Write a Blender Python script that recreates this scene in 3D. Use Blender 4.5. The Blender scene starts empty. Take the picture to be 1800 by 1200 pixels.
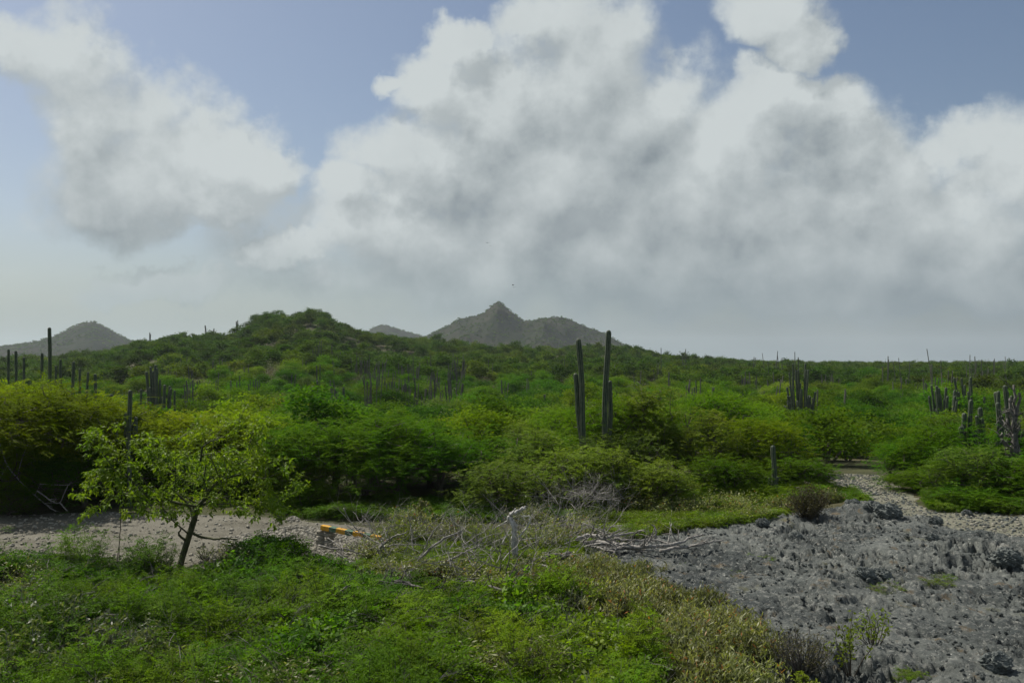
import bpy, math
import numpy as np
from mathutils import Vector, Matrix, Euler
from collections import OrderedDict

# ------------------------------------------------------------------ camera
S = bpy.context.scene
COL = S.collection
F = 1600.0            # focal length in pixels of an 1800 px wide frame
CAMZ = 3.6
PITCH = math.atan(40 / F)
cam = bpy.data.cameras.new("camera"); camo = bpy.data.objects.new("camera", cam)
COL.objects.link(camo); S.camera = camo
cam.sensor_width = 36; cam.lens = 36 * F / 1800
cam.clip_start = 0.1; cam.clip_end = 12000
camo.location = (0, 0, CAMZ); camo.rotation_euler = (math.pi / 2 + PITCH, 0, 0)

# ------------------------------------------------------------------ sun, sky, exposure
SUN_AZ, SUN_EL = math.radians(-50), math.radians(53)
SUN = Vector((math.sin(SUN_AZ) * math.cos(SUN_EL), math.cos(SUN_AZ) * math.cos(SUN_EL), math.sin(SUN_EL)))
sl = bpy.data.lights.new("sun", 'SUN'); sl.energy = 5.0; sl.angle = math.radians(0.5); sl.color = (1.0, 0.94, 0.84)
so = bpy.data.objects.new("sun", sl); so.rotation_euler = SUN.to_track_quat('Z', 'Y').to_euler(); COL.objects.link(so)
S.view_settings.view_transform = 'Standard'
try: S.view_settings.look = 'None'
except Exception: pass
S.view_settings.gamma = 1; S.view_settings.exposure = 0.24; S.view_settings.use_curve_mapping = False
S.cycles.use_denoising = True
S.cycles.max_bounces = 6; S.cycles.diffuse_bounces = 3; S.cycles.transmission_bounces = 4
S.cycles.volume_bounces = 0; S.cycles.transparent_max_bounces = 6
S.cycles.use_adaptive_sampling = False

def pdir(u, v):
    x, z = (u - 900) / F, (600 - v) / F
    c, s = math.cos(PITCH), math.sin(PITCH)
    return np.array([x, c - z * s, s + z * c])
def P(u, v, d):
    """world point on the ray of a pixel at depth y = d"""
    w = pdir(u, v); w = w / w[1] * d
    return np.array([w[0], w[1], CAMZ + w[2]])
def G(u, v, z=0.0):
    """point where a pixel's ray meets height z"""
    w = pdir(u, v); t = (z - CAMZ) / w[2]
    return np.array([w[0] * t, w[1] * t, z])
def to_pix(x, y, z):
    """vectorised inverse"""
    c, s = math.cos(PITCH), math.sin(PITCH)
    zz = z - CAMZ
    d = y * c + zz * s; h = -y * s + zz * c
    d = np.maximum(d, 0.5)
    return 900 + F * x / d, 600 - F * h / d

class NT:
    def __init__(s, tree): s.t = tree; s.n = tree.nodes; s.l = tree.links
    def node(s, typ, **kw):
        n = s.n.new(typ)
        for k, v in kw.items(): setattr(n, k, v)
        return n
    def _set(s, sock, v):
        if isinstance(v, bpy.types.NodeSocket): s.l.new(v, sock)
        elif v is not None: sock.default_value = v
    def math(s, op, a, b=None, c=None, clamp=False):
        n = s.n.new('ShaderNodeMath'); n.operation = op; n.use_clamp = clamp
        s._set(n.inputs[0], a)
        if b is not None: s._set(n.inputs[1], b)
        if c is not None: s._set(n.inputs[2], c)
        return n.outputs[0]
    def vmath(s, op, a, b=None, sc=None):
        n = s.n.new('ShaderNodeVectorMath'); n.operation = op
        s._set(n.inputs[0], a)
        if b is not None: s._set(n.inputs[1], b)
        if sc is not None: s._set(n.inputs['Scale'], sc)
        return n.outputs['Value'] if op in ('LENGTH', 'DOT_PRODUCT', 'DISTANCE') else n.outputs[0]
    def noise(s, vec, scale, detail=4, rough=0.55, dist=0.0, col=False):
        n = s.n.new('ShaderNodeTexNoise')
        if vec is not None: s.l.new(vec, n.inputs['Vector'])
        n.inputs['Scale'].default_value = scale; n.inputs['Detail'].default_value = detail
        n.inputs['Roughness'].default_value = rough; n.inputs['Distortion'].default_value = dist
        return n.outputs['Color'] if col else n.outputs[0]
    def ramp(s, v, lo, hi, a=0.0, b=1.0, smooth=True):
        n = s.n.new('ShaderNodeMapRange'); n.interpolation_type = 'SMOOTHSTEP' if smooth else 'LINEAR'
        n.clamp = True if not smooth else n.clamp
        s._set(n.inputs[0], v); s._set(n.inputs[1], lo); s._set(n.inputs[2], hi); s._set(n.inputs[3], a); s._set(n.inputs[4], b)
        return n.outputs[0]
    def mix(s, f, a, b, blend='MIX'):
        n = s.n.new('ShaderNodeMix'); n.data_type = 'RGBA'; n.blend_type = blend
        s._set(n.inputs[0], f)
        for i, v in ((6, a), (7, b)):
            if isinstance(v, tuple) and len(v) == 3: v = v + (1,)
            s._set(n.inputs[i], v)
        return n.outputs[2]

# cloud banks: u, v, radius u, radius v (degrees of sky written as pixels of the photograph)
CLOUDS = [(45, 95, 75, 45), (110, 120, 100, 70), (160, 200, 110, 90), (240, 190, 110, 75), (310, 255, 120, 90), (400, 285, 100, 65), (470, 305, 70, 48), (240, 320, 150, 85), (360, 350, 120, 55),
          (815, 85, 62, 42), (775, 170, 85, 70), (700, 280, 90, 70), (620, 345, 65, 42), (850, 290, 190, 130), (690, 150, 35, 22),
          (960, 40, 95, 60), (1040, 90, 130, 90), (1130, 190, 120, 85), (1000, 330, 270, 150), (860, 440, 390, 110), (1330, 210, 110, 55), (1250, 260, 110, 80),
          (1430, 225, 100, 55), (1380, 340, 250, 120), (1640, 400, 260, 90), (1700, 235, 85, 55), (1790, 290, 110, 100), (1365, 48, 78, 62), (1395, 95, 60, 50), (1140, 330, 300, 150), (1000, 180, 160, 110), (860, 200, 110, 90), (1280, 330, 160, 120), (1080, 440, 420, 110), (1500, 330, 160, 110), (1450, 440, 350, 80),
          (1300, 470, 420, 70), (720, 430, 200, 80), (500, 435, 80, 30), (290, 490, 120, 30), (1750, 500, 200, 50)]
w = bpy.data.worlds.new("World"); S.world = w; w.use_nodes = True
w.node_tree.nodes.clear()
def cloud_group():
    g = bpy.data.node_groups.new("cloud_density", 'ShaderNodeTree')
    g.interface.new_socket("Dir", in_out='INPUT', socket_type='NodeSocketVector')
    g.interface.new_socket("Density", in_out='OUTPUT', socket_type='NodeSocketFloat')
    n = NT(g); gi = n.node('NodeGroupInput'); go = n.node('NodeGroupOutput')
    d = n.vmath('NORMALIZE', gi.outputs[0])
    big = n.noise(d, 5.0, 5, 0.55, col=True)
    wv = n.vmath('SUBTRACT', big, (0.5, 0.5, 0.5)); wv = n.vmath('SCALE', wv, sc=0.11)
    wv2 = n.vmath('SCALE', n.vmath('SUBTRACT', n.noise(d, 16, 6, 0.6, col=True), (0.5, 0.5, 0.5)), sc=0.085)
    d2 = n.vmath('ADD', n.vmath('ADD', d, wv), wv2)
    sx = n.node('ShaderNodeSeparateXYZ'); g.links.new(d2, sx.inputs[0])
    a = n.math('ARCTAN2', sx.outputs[0], sx.outputs[1]); e = n.math('ARCSINE', sx.outputs[2])
    cx = n.node('ShaderNodeCombineXYZ'); g.links.new(a, cx.inputs[0]); g.links.new(e, cx.inputs[1])
    q = cx.outputs[0]
    f = None
    for (u, v, ru, rv) in CLOUDS:
        k = pdir(u, v); k = k / np.linalg.norm(k)
        ca, ce = math.atan2(k[0], k[1]), math.asin(k[2])
        t = n.vmath('SUBTRACT', q, (ca, ce, 0)); t = n.vmath('MULTIPLY', t, (F / ru / 1.1, F / rv / 1.12, 0))
        t = n.vmath('DOT_PRODUCT', t, t); t = n.math('SUBTRACT', 1.0, t)
        f = t if f is None else n.math('SMOOTH_MAX', f, t, 0.25)
    f = n.math('MAXIMUM', f, -1.2)
    outw = n.math('MAXIMUM', n.ramp(n.math('ABSOLUTE', a), 0.55, 0.75), n.ramp(e, 0.42, 0.6))
    far = n.math('MULTIPLY', n.math('SUBTRACT', n.noise(d, 2.2, 3), 0.5), 5.0)
    f = n.math('ADD', n.math('MULTIPLY', f, n.math('SUBTRACT', 1.0, outw)), n.math('MULTIPLY', far, outw))
    def vor(sc):
        vd = n.vmath('ADD', d, n.vmath('SCALE', n.vmath('SUBTRACT', n.noise(d, sc * 0.8, 3, 0.5, col=True), (0.5, 0.5, 0.5)), sc=1.1 / sc))
        k = n.node('ShaderNodeTexVoronoi'); k.feature = 'F1'; k.inputs['Scale'].default_value = sc; g.links.new(vd, k.inputs['Vector'])
        return n.math('SUBTRACT', 0.42, k.outputs['Distance'])
    bil = n.math('ADD', n.math('MULTIPLY', vor(11), 0.55), n.math('MULTIPLY', vor(25), 0.30))
    fine = n.math('ADD', n.math('MULTIPLY', n.math('SUBTRACT', n.noise(d, 13, 8, 0.60), 0.5), 1.25), n.math('MULTIPLY', bil, 0.6))
    mid = n.math('SUBTRACT', n.noise(d, 6.0, 3, 0.5), 0.5)
    o = n.math('ADD', n.math('MULTIPLY', f, 1.3), n.math('ADD', n.math('MULTIPLY', fine, 1.95), n.math('MULTIPLY', mid, 0.9)))
    g.links.new(o, go.inputs[0])
    return g
CG = cloud_group()
n = NT(w.node_tree)
tc = n.node('ShaderNodeTexCoord'); dirv = n.vmath('NORMALIZE', tc.outputs['Generated'])
def dens(vec):
    k = n.node('ShaderNodeGroup'); k.node_tree = CG; n.l.new(vec, k.inputs[0]); return k.outputs[0]
d0 = dens(dirv)
d1 = dens(n.vmath('ADD', dirv, tuple(SUN * 0.045)))
d2 = dens(n.vmath('ADD', dirv, tuple((SUN * 0.6 + Vector((0, 0, 0.8))) * 0.11)))
alpha = n.ramp(d0, -0.60, 0.85)
sep = n.node('ShaderNodeSeparateXYZ'); n.l.new(dirv, sep.inputs[0])
el = sep.outputs[2]
near_edge = n.ramp(n.math('SUBTRACT', d0, d1), -0.55, 0.7, 0.0, 1.0, False)
thick = n.ramp(d2, -0.6, 1.9, 1.0, 0.0, False)
lit = n.math('SUBTRACT', n.math('ADD', n.math('MULTIPLY', near_edge, 0.55), n.math('MULTIPLY', thick, 0.55)), 0.02, clamp=True)
soft = n.noise(dirv, 10, 8, 0.58)
lit = n.math('ADD', lit, n.math('MULTIPLY', n.math('SUBTRACT', soft, 0.5), 0.62), clamp=True)
cloudc = n.mix(lit, (0.195, 0.230, 0.252), (0.495, 0.535, 0.54))
sky = n.node('ShaderNodeTexSky'); sky.sky_type = 'NISHITA'; sky.sun_disc = False
sky.sun_elevation = SUN_EL; sky.sun_rotation = SUN_AZ; sky.altitude = 0; sky.air_density = 1.0; sky.dust_density = 1.6; sky.ozone_density = 1.2
bg1 = n.node('ShaderNodeBackground'); n.l.new(sky.outputs[0], bg1.inputs[0]); bg1.inputs[1].default_value = 0.068
bg2 = n.node('ShaderNodeBackground'); n.l.new(cloudc, bg2.inputs[0]); bg2.inputs[1].default_value = 1.0
# grey humid layer low over the horizon
low = n.ramp(el, 0.0, 0.16, 0.95, 0.0)
lown = n.noise(n.vmath('MULTIPLY', dirv, (1, 1, 4.0)), 4.5, 5, 0.5)
lowa = n.math('MULTIPLY', low, n.ramp(lown, 0.2, 0.55, 0.75, 1.0))
toward = n.ramp(n.vmath('DOT_PRODUCT', dirv, (math.sin(SUN_AZ), math.cos(SUN_AZ), 0)), 0.25, 1.0, 0.0, 1.0)
lowc = n.mix(n.ramp(lown, 0.35, 0.68), (0.175, 0.220, 0.250), (0.235, 0.280, 0.300))
lowc = n.mix(toward, lowc, (0.300, 0.365, 0.370))
bg3 = n.node('ShaderNodeBackground'); n.l.new(lowc, bg3.inputs[0])
m1 = n.node('ShaderNodeMixShader'); n.l.new(alpha, m1.inputs[0]); n.l.new(bg1.outputs[0], m1.inputs[1]); n.l.new(bg2.outputs[0], m1.inputs[2])
m2 = n.node('ShaderNodeMixShader'); n.l.new(lowa, m2.inputs[0]); n.l.new(m1.outputs[0], m2.inputs[1]); n.l.new(bg3.outputs[0], m2.inputs[2])
wo = n.node('ShaderNodeOutputWorld'); n.l.new(m2.outputs[0], wo.inputs[0])
w.cycles.sampling_method = 'MANUAL'; w.cycles.sample_map_resolution = 512

# ------------------------------------------------------------------ numpy noise
def _h(ix, iy, seed):
    with np.errstate(over='ignore'):
        h = (ix.astype(np.int64) * 374761393 + iy.astype(np.int64) * 668265263 + seed * 974634777) & 0xffffffff
        h = ((h ^ (h >> 13)) * 1274126177) & 0xffffffff
        h = h ^ (h >> 16)
    return (h & 0xffffff) / float(0xffffff)
def vn(x, y, seed=0):
    ix, iy = np.floor(x), np.floor(y); fx, fy = x - ix, y - iy
    fx = fx * fx * fx * (fx * (fx * 6 - 15) + 10); fy = fy * fy * fy * (fy * (fy * 6 - 15) + 10)
    a, b, c, d = _h(ix, iy, seed), _h(ix + 1, iy, seed), _h(ix, iy + 1, seed), _h(ix + 1, iy + 1, seed)
    return (a * (1 - fx) + b * fx) * (1 - fy) + (c * (1 - fx) + d * fx) * fy
def fbm(x, y, sc, oct=4, seed=0, gain=0.5):
    x = np.asarray(x, float) * sc; y = np.asarray(y, float) * sc
    t = 0; a = 1; s = 0
    for i in range(oct):
        t = t + a * (vn(x, y, seed + i * 17) * 2 - 1); s += a; a *= gain
        x, y = x * 1.63 + y * 1.21 + 5.2, y * 1.63 - x * 1.21 + 1.7
    return t / s
def smooth(t, a, b):
    t = np.clip((t - a) / (b - a), 0, 1); return t * t * (3 - 2 * t)

# ------------------------------------------------------------------ helpers for objects
def tag(o, label=None, cat=None, group=None, kind=None):
    if label: o['label'] = label
    if cat: o['category'] = cat
    if group: o['group'] = group
    if kind: o['kind'] = kind
    return o
def link(o, parent=None):
    COL.objects.link(o)
    if parent is not None: o.parent = parent
    return o
def empty(name, loc=(0, 0, 0), rz=0.0):
    o = bpy.data.objects.new(name, None); o.location = loc; o.rotation_euler = (0, 0, rz); o.empty_display_size = 0.2
    return link(o)
def mesh(name, V, Q, mat, tint=None, matidx=None, smoothf=False, attr=None):
    """quads only mesh, face float attribute 'tint'"""
    m = bpy.data.meshes.new(name)
    V = np.asarray(V, np.float32); Q = np.asarray(Q, np.int32)
    m.vertices.add(len(V)); m.vertices.foreach_set('co', V.ravel())
    m.loops.add(Q.size); m.loops.foreach_set('vertex_index', Q.ravel())
    m.polygons.add(len(Q)); m.polygons.foreach_set('loop_start', np.arange(0, Q.size, Q.shape[1], dtype=np.int32))
    if matidx is not None: m.polygons.foreach_set('material_index', np.asarray(matidx, np.int32))
    m.polygons.foreach_set('use_smooth', np.full(len(Q), smoothf))
    m.update(calc_edges=True)
    for k in (mat if isinstance(mat, (list, tuple)) else [mat]): m.materials.append(k)
    if tint is not None:
        a = m.attributes.new('tint', 'FLOAT', 'FACE'); a.data.foreach_set('value', np.asarray(tint, np.float32))
    if attr:
        for k, v in attr.items():
            a = m.attributes.new(k, 'FLOAT', 'POINT'); a.data.foreach_set('value', np.asarray(v, np.float32))
    return m
def obj(name, m, parent=None, loc=None, rot=None, sc=None):
    o = bpy.data.objects.new(name, m)
    if loc is not None: o.location = loc
    if rot is not None: o.rotation_euler = rot
    if sc is not None: o.scale = (sc, sc, sc) if np.isscalar(sc) else sc
    return link(o, parent)

class Soup:
    def __init__(s): s.V = []; s.Q = []; s.T = []; s.M = []; s.n = 0
    def add(s, V, Q, tint=0.5, mi=0):
        V = np.asarray(V, float); Q = np.asarray(Q, int)
        if len(Q) == 0: return
        s.V.append(V); s.Q.append(Q + s.n); s.n += len(V)
        s.T.append(np.broadcast_to(np.asarray(tint, float), (len(Q),)).copy()); s.M.append(np.full(len(Q), mi))
    def mesh(s, name, mat, **kw):
        return mesh(name, np.concatenate(s.V), np.concatenate(s.Q), mat, tint=np.concatenate(s.T), matidx=np.concatenate(s.M), **kw)

def tube(pts, rad, sides=5, cap=True, rough=0.0, rng=None):
    pts = np.asarray(pts, float); N = len(pts); rad = np.broadcast_to(np.asarray(rad, float), (N,))
    t = np.gradient(pts, axis=0); t /= np.linalg.norm(t, axis=1)[:, None] + 1e-9
    up = np.array([0.13, 0.31, 0.94]); a = np.cross(t, up); bad = np.linalg.norm(a, axis=1) < 0.2
    a[bad] = np.cross(t[bad], [1, 0.1, 0]); a /= np.linalg.norm(a, axis=1)[:, None]; b = np.cross(t, a)
    th = np.arange(sides) / sides * 2 * math.pi
    r = rad[:, None] * np.ones(sides)[None]
    if rough and rng is not None: r = r * (1 + rough * rng.uniform(-1, 1, r.shape))
    V = pts[:, None] + (a[:, None] * np.cos(th)[None, :, None] + b[:, None] * np.sin(th)[None, :, None]) * r[..., None]
    V = V.reshape(-1, 3)
    i = np.arange(N - 1)[:, None] * sides; j = np.arange(sides)[None]; k = (j + 1) % sides
    Q = np.stack([i + j, i + k, i + sides + k, i + sides + j], -1).reshape(-1, 4)
    if cap:
        V = np.vstack([V, pts[0], pts[-1]]); c0, c1 = N * sides, N * sides + 1
        e = (N - 1) * sides; ev = np.arange(0, sides, 2)
        Q = np.vstack([Q, [[c0, (q + 2) % sides if q + 2 <= sides else 0, (q + 1) % sides, q] for q in ev], [[c1, e + q, e + (q + 1) % sides, e + ((q + 2) % sides if q + 2 <= sides else 0)] for q in ev]])
    return V, Q
def leafq(C, D, L, W, rng, up=None, tilt=0.6):
    """rhombic leaves: centre C, direction D, length L, width W"""
    C = np.asarray(C, float); N = len(C); D = D / (np.linalg.norm(D, axis=1)[:, None] + 1e-9)
    if up is None: up = np.array([0, 0, 1.0])
    nrm = up + rng.normal(0, tilt, (N, 3)); s = np.cross(D, nrm); s /= np.linalg.norm(s, axis=1)[:, None] + 1e-9
    L = np.broadcast_to(L, (N,))[:, None]; W = np.broadcast_to(W, (N,))[:, None]
    V = np.stack([C - D * L * 0.5, C + s * W * 0.5 - D * L * .08, C + D * L * 0.5, C - s * W * 0.5 - D * L * .08], 1).reshape(-1, 3)
    return V, np.arange(N * 4).reshape(N, 4)
def rvec(rng, n, flat=1.0):
    v = rng.normal(0, 1, (n, 3)); v[:, 2] *= flat; return v / np.linalg.norm(v, axis=1)[:, None]

def skeleton(trunk, targets, rng, step=0.35, tip=0.006, rmax=0.2, droop=0.0, jit=0.18):
    """branches grown from trunk nodes to every target; returns edge tubes as a Soup and the incoming direction at each target"""
    pos = [np.array(p, float) for p in trunk]; par = [-1] + list(range(len(trunk) - 1)); plen = [0.0]
    for i in range(1, len(pos)): plen.append(plen[-1] + np.linalg.norm(pos[i] - pos[i - 1]))
    order = np.argsort(np.linalg.norm(targets - pos[-1], axis=1)); first = max(1, len(trunk) // 2)
    tips = []; tdir = np.zeros((len(targets), 3))
    for ti in order:
        t = targets[ti]; A = np.array(pos[first:]); c = np.linalg.norm(A - t, axis=1) + 0.25 * np.array(plen[first:]) + 0.6 * np.maximum(0, A[:, 2] - t[2])
        j = int(np.argmin(c)) + first; a = pos[j]; L = np.linalg.norm(t - a); k = max(1, int(L / step))
        off = rng.normal(0, jit * step, 3); prev = j
        for q in range(1, k + 1):
            s = q / k; p = a * (1 - s) + t * s + off * math.sin(s * math.pi) * 1.5 + np.array([0, 0, 0.12 * L * math.sin(s * math.pi)])
            if q < k: p = p + rng.normal(0, jit * step * 0.4, 3)
            pos.append(p); par.append(prev); plen.append(plen[prev] + L / k); prev = len(pos) - 1
        tips.append(prev); dd = pos[prev] - pos[par[prev]]; tdir[ti] = dd / (np.linalg.norm(dd) + 1e-9)
    cnt = np.zeros(len(pos))
    for t in tips:
        while t >= 0: cnt[t] += 1; t = par[t]
    cnt = np.maximum(cnt, 1); rad = np.minimum(tip * cnt ** 0.52, rmax)
    sp = Soup(); pos = np.array(pos)
    for i in range(1, len(pos)):
        p = par[i]; r1 = rad[i]; r0 = min(rad[p], r1 * 1.6) if p > 0 else rad[p] * 1.3
        V, Q = tube([pos[p], pos[i] + (pos[i] - pos[p]) * 0.04], [r0, r1], 5 if r0 > 0.02 else 3, cap=False)
        sp.add(V, Q, rng.random())
    return sp, tdir

# ------------------------------------------------------------------ materials
def newmat(name):
    m = bpy.data.materials.new(name); m.use_nodes = True; m.node_tree.nodes.clear(); n = NT(m.node_tree)
    return m, n
def finish(n, shader, disp=None):
    o = n.node('ShaderNodeOutputMaterial'); n.l.new(shader, o.inputs[0])
def attr(n, name, typ='GEOMETRY'):
    a = n.node('ShaderNodeAttribute'); a.attribute_type = typ; a.attribute_name = name; return a.outputs['Fac']
def leaf_mat(name, dark, light, yellow, transl=0.35, rough=0.5, spec=0.25, brown=None):
    m, n = newmat(name)
    t = attr(n, 'tint'); tone = attr(n, 'tone', 'INSTANCER')
    c = n.mix(t, dark, light)
    geo = n.node('ShaderNodeNewGeometry')
    big = n.noise(geo.outputs['Position'], 0.35, 3)
    f = n.math('ADD', tone, n.math('MULTIPLY', n.math('SUBTRACT', big, 0.5), 0.7), clamp=True)
    c = n.mix(f, c, yellow)
    if brown:
        c = n.mix(n.ramp(t, 0.965, 0.975), c, brown)
    oi = n.node('ShaderNodeObjectInfo')
    hv = n.node('ShaderNodeHueSaturation'); n.l.new(c, hv.inputs['Color'])
    n.l.new(n.ramp(oi.outputs['Random'], 0, 1, 0.6, 1.3, False), hv.inputs['Value'])
    n.l.new(n.ramp(n.noise(geo.outputs['Position'], 1.3, 2), 0.3, 0.7, 0.485, 0.512, False), hv.inputs['Hue'])
    c = hv.outputs[0]
    p = n.node('ShaderNodeBsdfPrincipled'); n.l.new(c, p.inputs['Base Color']); p.inputs['Roughness'].default_value = rough
    p.inputs['Specular IOR Level'].default_value = spec
    tr = n.node('ShaderNodeBsdfTranslucent')
    n.l.new(n.mix(1.0, c, (1.5, 1.6, 0.55), 'MULTIPLY'), tr.inputs[0])
    mx = n.node('ShaderNodeMixShader'); mx.inputs[0].default_value = transl
    n.l.new(p.outputs[0], mx.inputs[1]); n.l.new(tr.outputs[0], mx.inputs[2]); finish(n, mx.outputs[0])
    return m
def plain_mat(name, c1, c2, scale=8, rough=0.8, bump=0.3, bscale=30, stretch=(1, 1, 1), spec=0.2, tintmix=True):
    m, n = newmat(name); tc = n.node('ShaderNodeTexCoord')
    v = n.vmath('MULTIPLY', tc.outputs['Object'], stretch)
    f = n.ramp(n.noise(v, scale, 5), 0.35, 0.65)
    if tintmix: f = n.math('ADD', n.math('MULTIPLY', f, 0.6), n.math('MULTIPLY', attr(n, 'tint'), 0.4))
    c = n.mix(f, c1, c2)
    p = n.node('ShaderNodeBsdfPrincipled'); n.l.new(c, p.inputs['Base Color']); p.inputs['Roughness'].default_value = rough
    p.inputs['Specular IOR Level'].default_value = spec
    b = n.node('ShaderNodeBump'); b.inputs['Strength'].default_value = bump; b.inputs['Distance'].default_value = 0.02
    n.l.new(n.noise(v, bscale, 4), b.inputs['Height']); n.l.new(b.outputs[0], p.inputs['Normal']); finish(n, p.outputs[0]); return m

M = {}
M['thorn'] = leaf_mat('thorn_foliage', (0.022, 0.078, 0.005), (0.066, 0.165, 0.008), (0.185, 0.220, 0.008), spec=0.03, rough=0.8)
M['olive'] = leaf_mat('olive_foliage', (0.042, 0.092, 0.010), (0.118, 0.185, 0.022), (0.18, 0.23, 0.020), rough=0.7, spec=0.08)
M['cover'] = leaf_mat('ground_cover_foliage', (0.030, 0.085, 0.004), (0.080, 0.175, 0.007), (0.175, 0.245, 0.009), brown=(0.12, 0.10, 0.05), spec=0.06, rough=0.7)
M['broad'] = leaf_mat('broad_leaf_foliage', (0.035, 0.105, 0.008), (0.085, 0.190, 0.012), (0.22, 0.26, 0.015), transl=0.45, rough=0.5, spec=0.16)
M['dry'] = leaf_mat('dry_leaf_foliage', (0.075, 0.090, 0.032), (0.24, 0.25, 0.115), (0.18, 0.215, 0.06), rough=0.5, spec=0.3, brown=(0.30, 0.12, 0.03))
M['grey'] = leaf_mat('grey_leaf_foliage', (0.055, 0.075, 0.035), (0.14, 0.165, 0.085), (0.12, 0.14, 0.05), rough=0.5)
M['brownleaf'] = leaf_mat('brown_leaf_foliage', (0.030, 0.026, 0.014), (0.075, 0.062, 0.030), (0.11, 0.115, 0.03), rough=0.6)
M['far'] = leaf_mat('far_foliage', (0.018, 0.050, 0.005), (0.055, 0.112, 0.009), (0.13, 0.155, 0.012), transl=0.3, spec=0.04, rough=0.8)
M['bark'] = plain_mat('bark', (0.045, 0.036, 0.026), (0.11, 0.10, 0.08), 9, stretch=(1, 1, 0.3))
M['mossbark'] = plain_mat('mossy_bark', (0.035, 0.045, 0.02), (0.10, 0.105, 0.05), 14, bump=0.6)
M['dead'] = plain_mat('weathered_wood', (0.10, 0.093, 0.085), (0.37, 0.355, 0.33), 7, bump=0.7, bscale=22, stretch=(3, 3, 0.5))
M['bleached'] = plain_mat('bleached_wood', (0.26, 0.25, 0.235), (0.66, 0.645, 0.62), 7, bump=0.8, bscale=22, stretch=(3, 3, 0.5))
M['darkdead'] = plain_mat('dark_dead_wood', (0.045, 0.042, 0.038), (0.20, 0.19, 0.175), 9, bump=0.7, bscale=22)
M['stone'] = plain_mat('pale_stone', (0.18, 0.17, 0.14), (0.38, 0.36, 0.30), 9, bump=0.5, bscale=40)
M['greystone'] = plain_mat('grey_stone', (0.045, 0.054, 0.053), (0.17, 0.185, 0.175), 9, bump=0.9, bscale=30)
M['yellow'] = plain_mat('yellow_paint', (0.36, 0.20, 0.03), (0.70, 0.37, 0.025), 22, rough=0.65, bump=0.3)
M['green'] = plain_mat('green_paint', (0.035, 0.075, 0.05), (0.075, 0.16, 0.09), 22, rough=0.5, bump=0.1)
M['bird'] = plain_mat('dark_feathers', (0.02, 0.02, 0.02), (0.04, 0.04, 0.04))
def cactus_mat():
    m, n = newmat('cactus_skin'); tc = n.node('ShaderNodeTexCoord')
    rib = attr(n, 'rib'); f = n.ramp(n.noise(tc.outputs['Object'], 5, 5), 0.35, 0.68)
    c = n.mix(f, (0.022, 0.044, 0.024), (0.062, 0.082, 0.046))
    spk = n.noise(n.vmath('MULTIPLY', tc.outputs['Object'], (1, 1, 1)), 60, 2)
    c = n.mix(n.math('MULTIPLY', n.ramp(rib, 0.62, 1.0), n.ramp(spk, 0.35, 0.6, 0.25, 0.85)), c, (0.20, 0.20, 0.155))
    sc = n.ramp(n.noise(tc.outputs['Object'], 2.3, 6, 0.7), 0.62, 0.7)
    c = n.mix(n.math('MULTIPLY', sc, 0.6), c, (0.13, 0.10, 0.07))
    p = n.node('ShaderNodeBsdfPrincipled'); n.l.new(c, p.inputs['Base Color']); p.inputs['Roughness'].default_value = 0.6
    p.inputs['Specular IOR Level'].default_value = 0.25; finish(n, p.outputs[0]); return m
M['cactus'] = cactus_mat()
def farcactus_mat():
    m, n = newmat('far_cactus_skin'); t = attr(n, 'tint')
    p = n.node('ShaderNodeBsdfPrincipled'); n.l.new(n.mix(t, (0.040, 0.046, 0.034), (0.105, 0.100, 0.078)), p.inputs['Base Color']); p.inputs['Roughness'].default_value = 0.8
    finish(n, p.outputs[0]); return m
M['farcactus'] = farcactus_mat()
def ground_mat():
    m, n = newmat('scrub_soil'); g = n.node('ShaderNodeNewGeometry'); ps = g.outputs['Position']
    a = n.ramp(n.noise(ps, 0.05, 5), 0.35, 0.65); b = n.ramp(n.noise(ps, 0.8, 6, 0.6), 0.38, 0.62)
    c = n.mix(a, (0.045, 0.055, 0.020), (0.085, 0.068, 0.040)); c = n.mix(b, c, (0.035, 0.040, 0.018))
    f = n.noise(ps, 14, 6, 0.65); c = n.mix(n.ramp(f, 0.5, 0.72), c, (0.11, 0.10, 0.07))
    p = n.node('ShaderNodeBsdfPrincipled'); n.l.new(c, p.inputs['Base Color']); p.inputs['Roughness'].default_value = 0.95; p.inputs['Specular IOR Level'].default_value = 0.1
    bp = n.node('ShaderNodeBump'); bp.inputs['Strength'].default_value = 0.6; bp.inputs['Distance'].default_value = 0.03
    n.l.new(f, bp.inputs['Height']); n.l.new(bp.outputs[0], p.inputs['Normal']); finish(n, p.outputs[0]); return m
M['ground'] = ground_mat()
def road_mat(name, c1, c2, peb):
    m, n = newmat(name); g = n.node('ShaderNodeNewGeometry'); ps = g.outputs['Position']
    a = n.ramp(n.noise(n.vmath('MULTIPLY', ps, (0.35, 1.6, 1)), 0.9, 6, 0.65), 0.36, 0.62); c = n.mix(a, c1, c2)
    f = n.noise(ps, 25, 5, 0.7); c = n.mix(n.ramp(f, 0.52, 0.70), c, peb)
    c = n.mix(n.ramp(n.noise(ps, 7, 4, 0.6), 0.60, 0.72, 0, 0.6), c, (0.10, 0.09, 0.07))
    p = n.node('ShaderNodeBsdfPrincipled'); n.l.new(c, p.inputs['Base Color']); p.inputs['Roughness'].default_value = 0.95; p.inputs['Specular IOR Level'].default_value = 0.1
    bp = n.node('ShaderNodeBump'); bp.inputs['Strength'].default_value = 0.8; bp.inputs['Distance'].default_value = 0.03
    n.l.new(f, bp.inputs['Height']); n.l.new(bp.outputs[0], p.inputs['Normal']); finish(n, p.outputs[0]); return m
M['road'] = road_mat('packed_dirt', (0.095, 0.090, 0.070), (0.145, 0.138, 0.112), (0.24, 0.23, 0.195))
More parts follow.
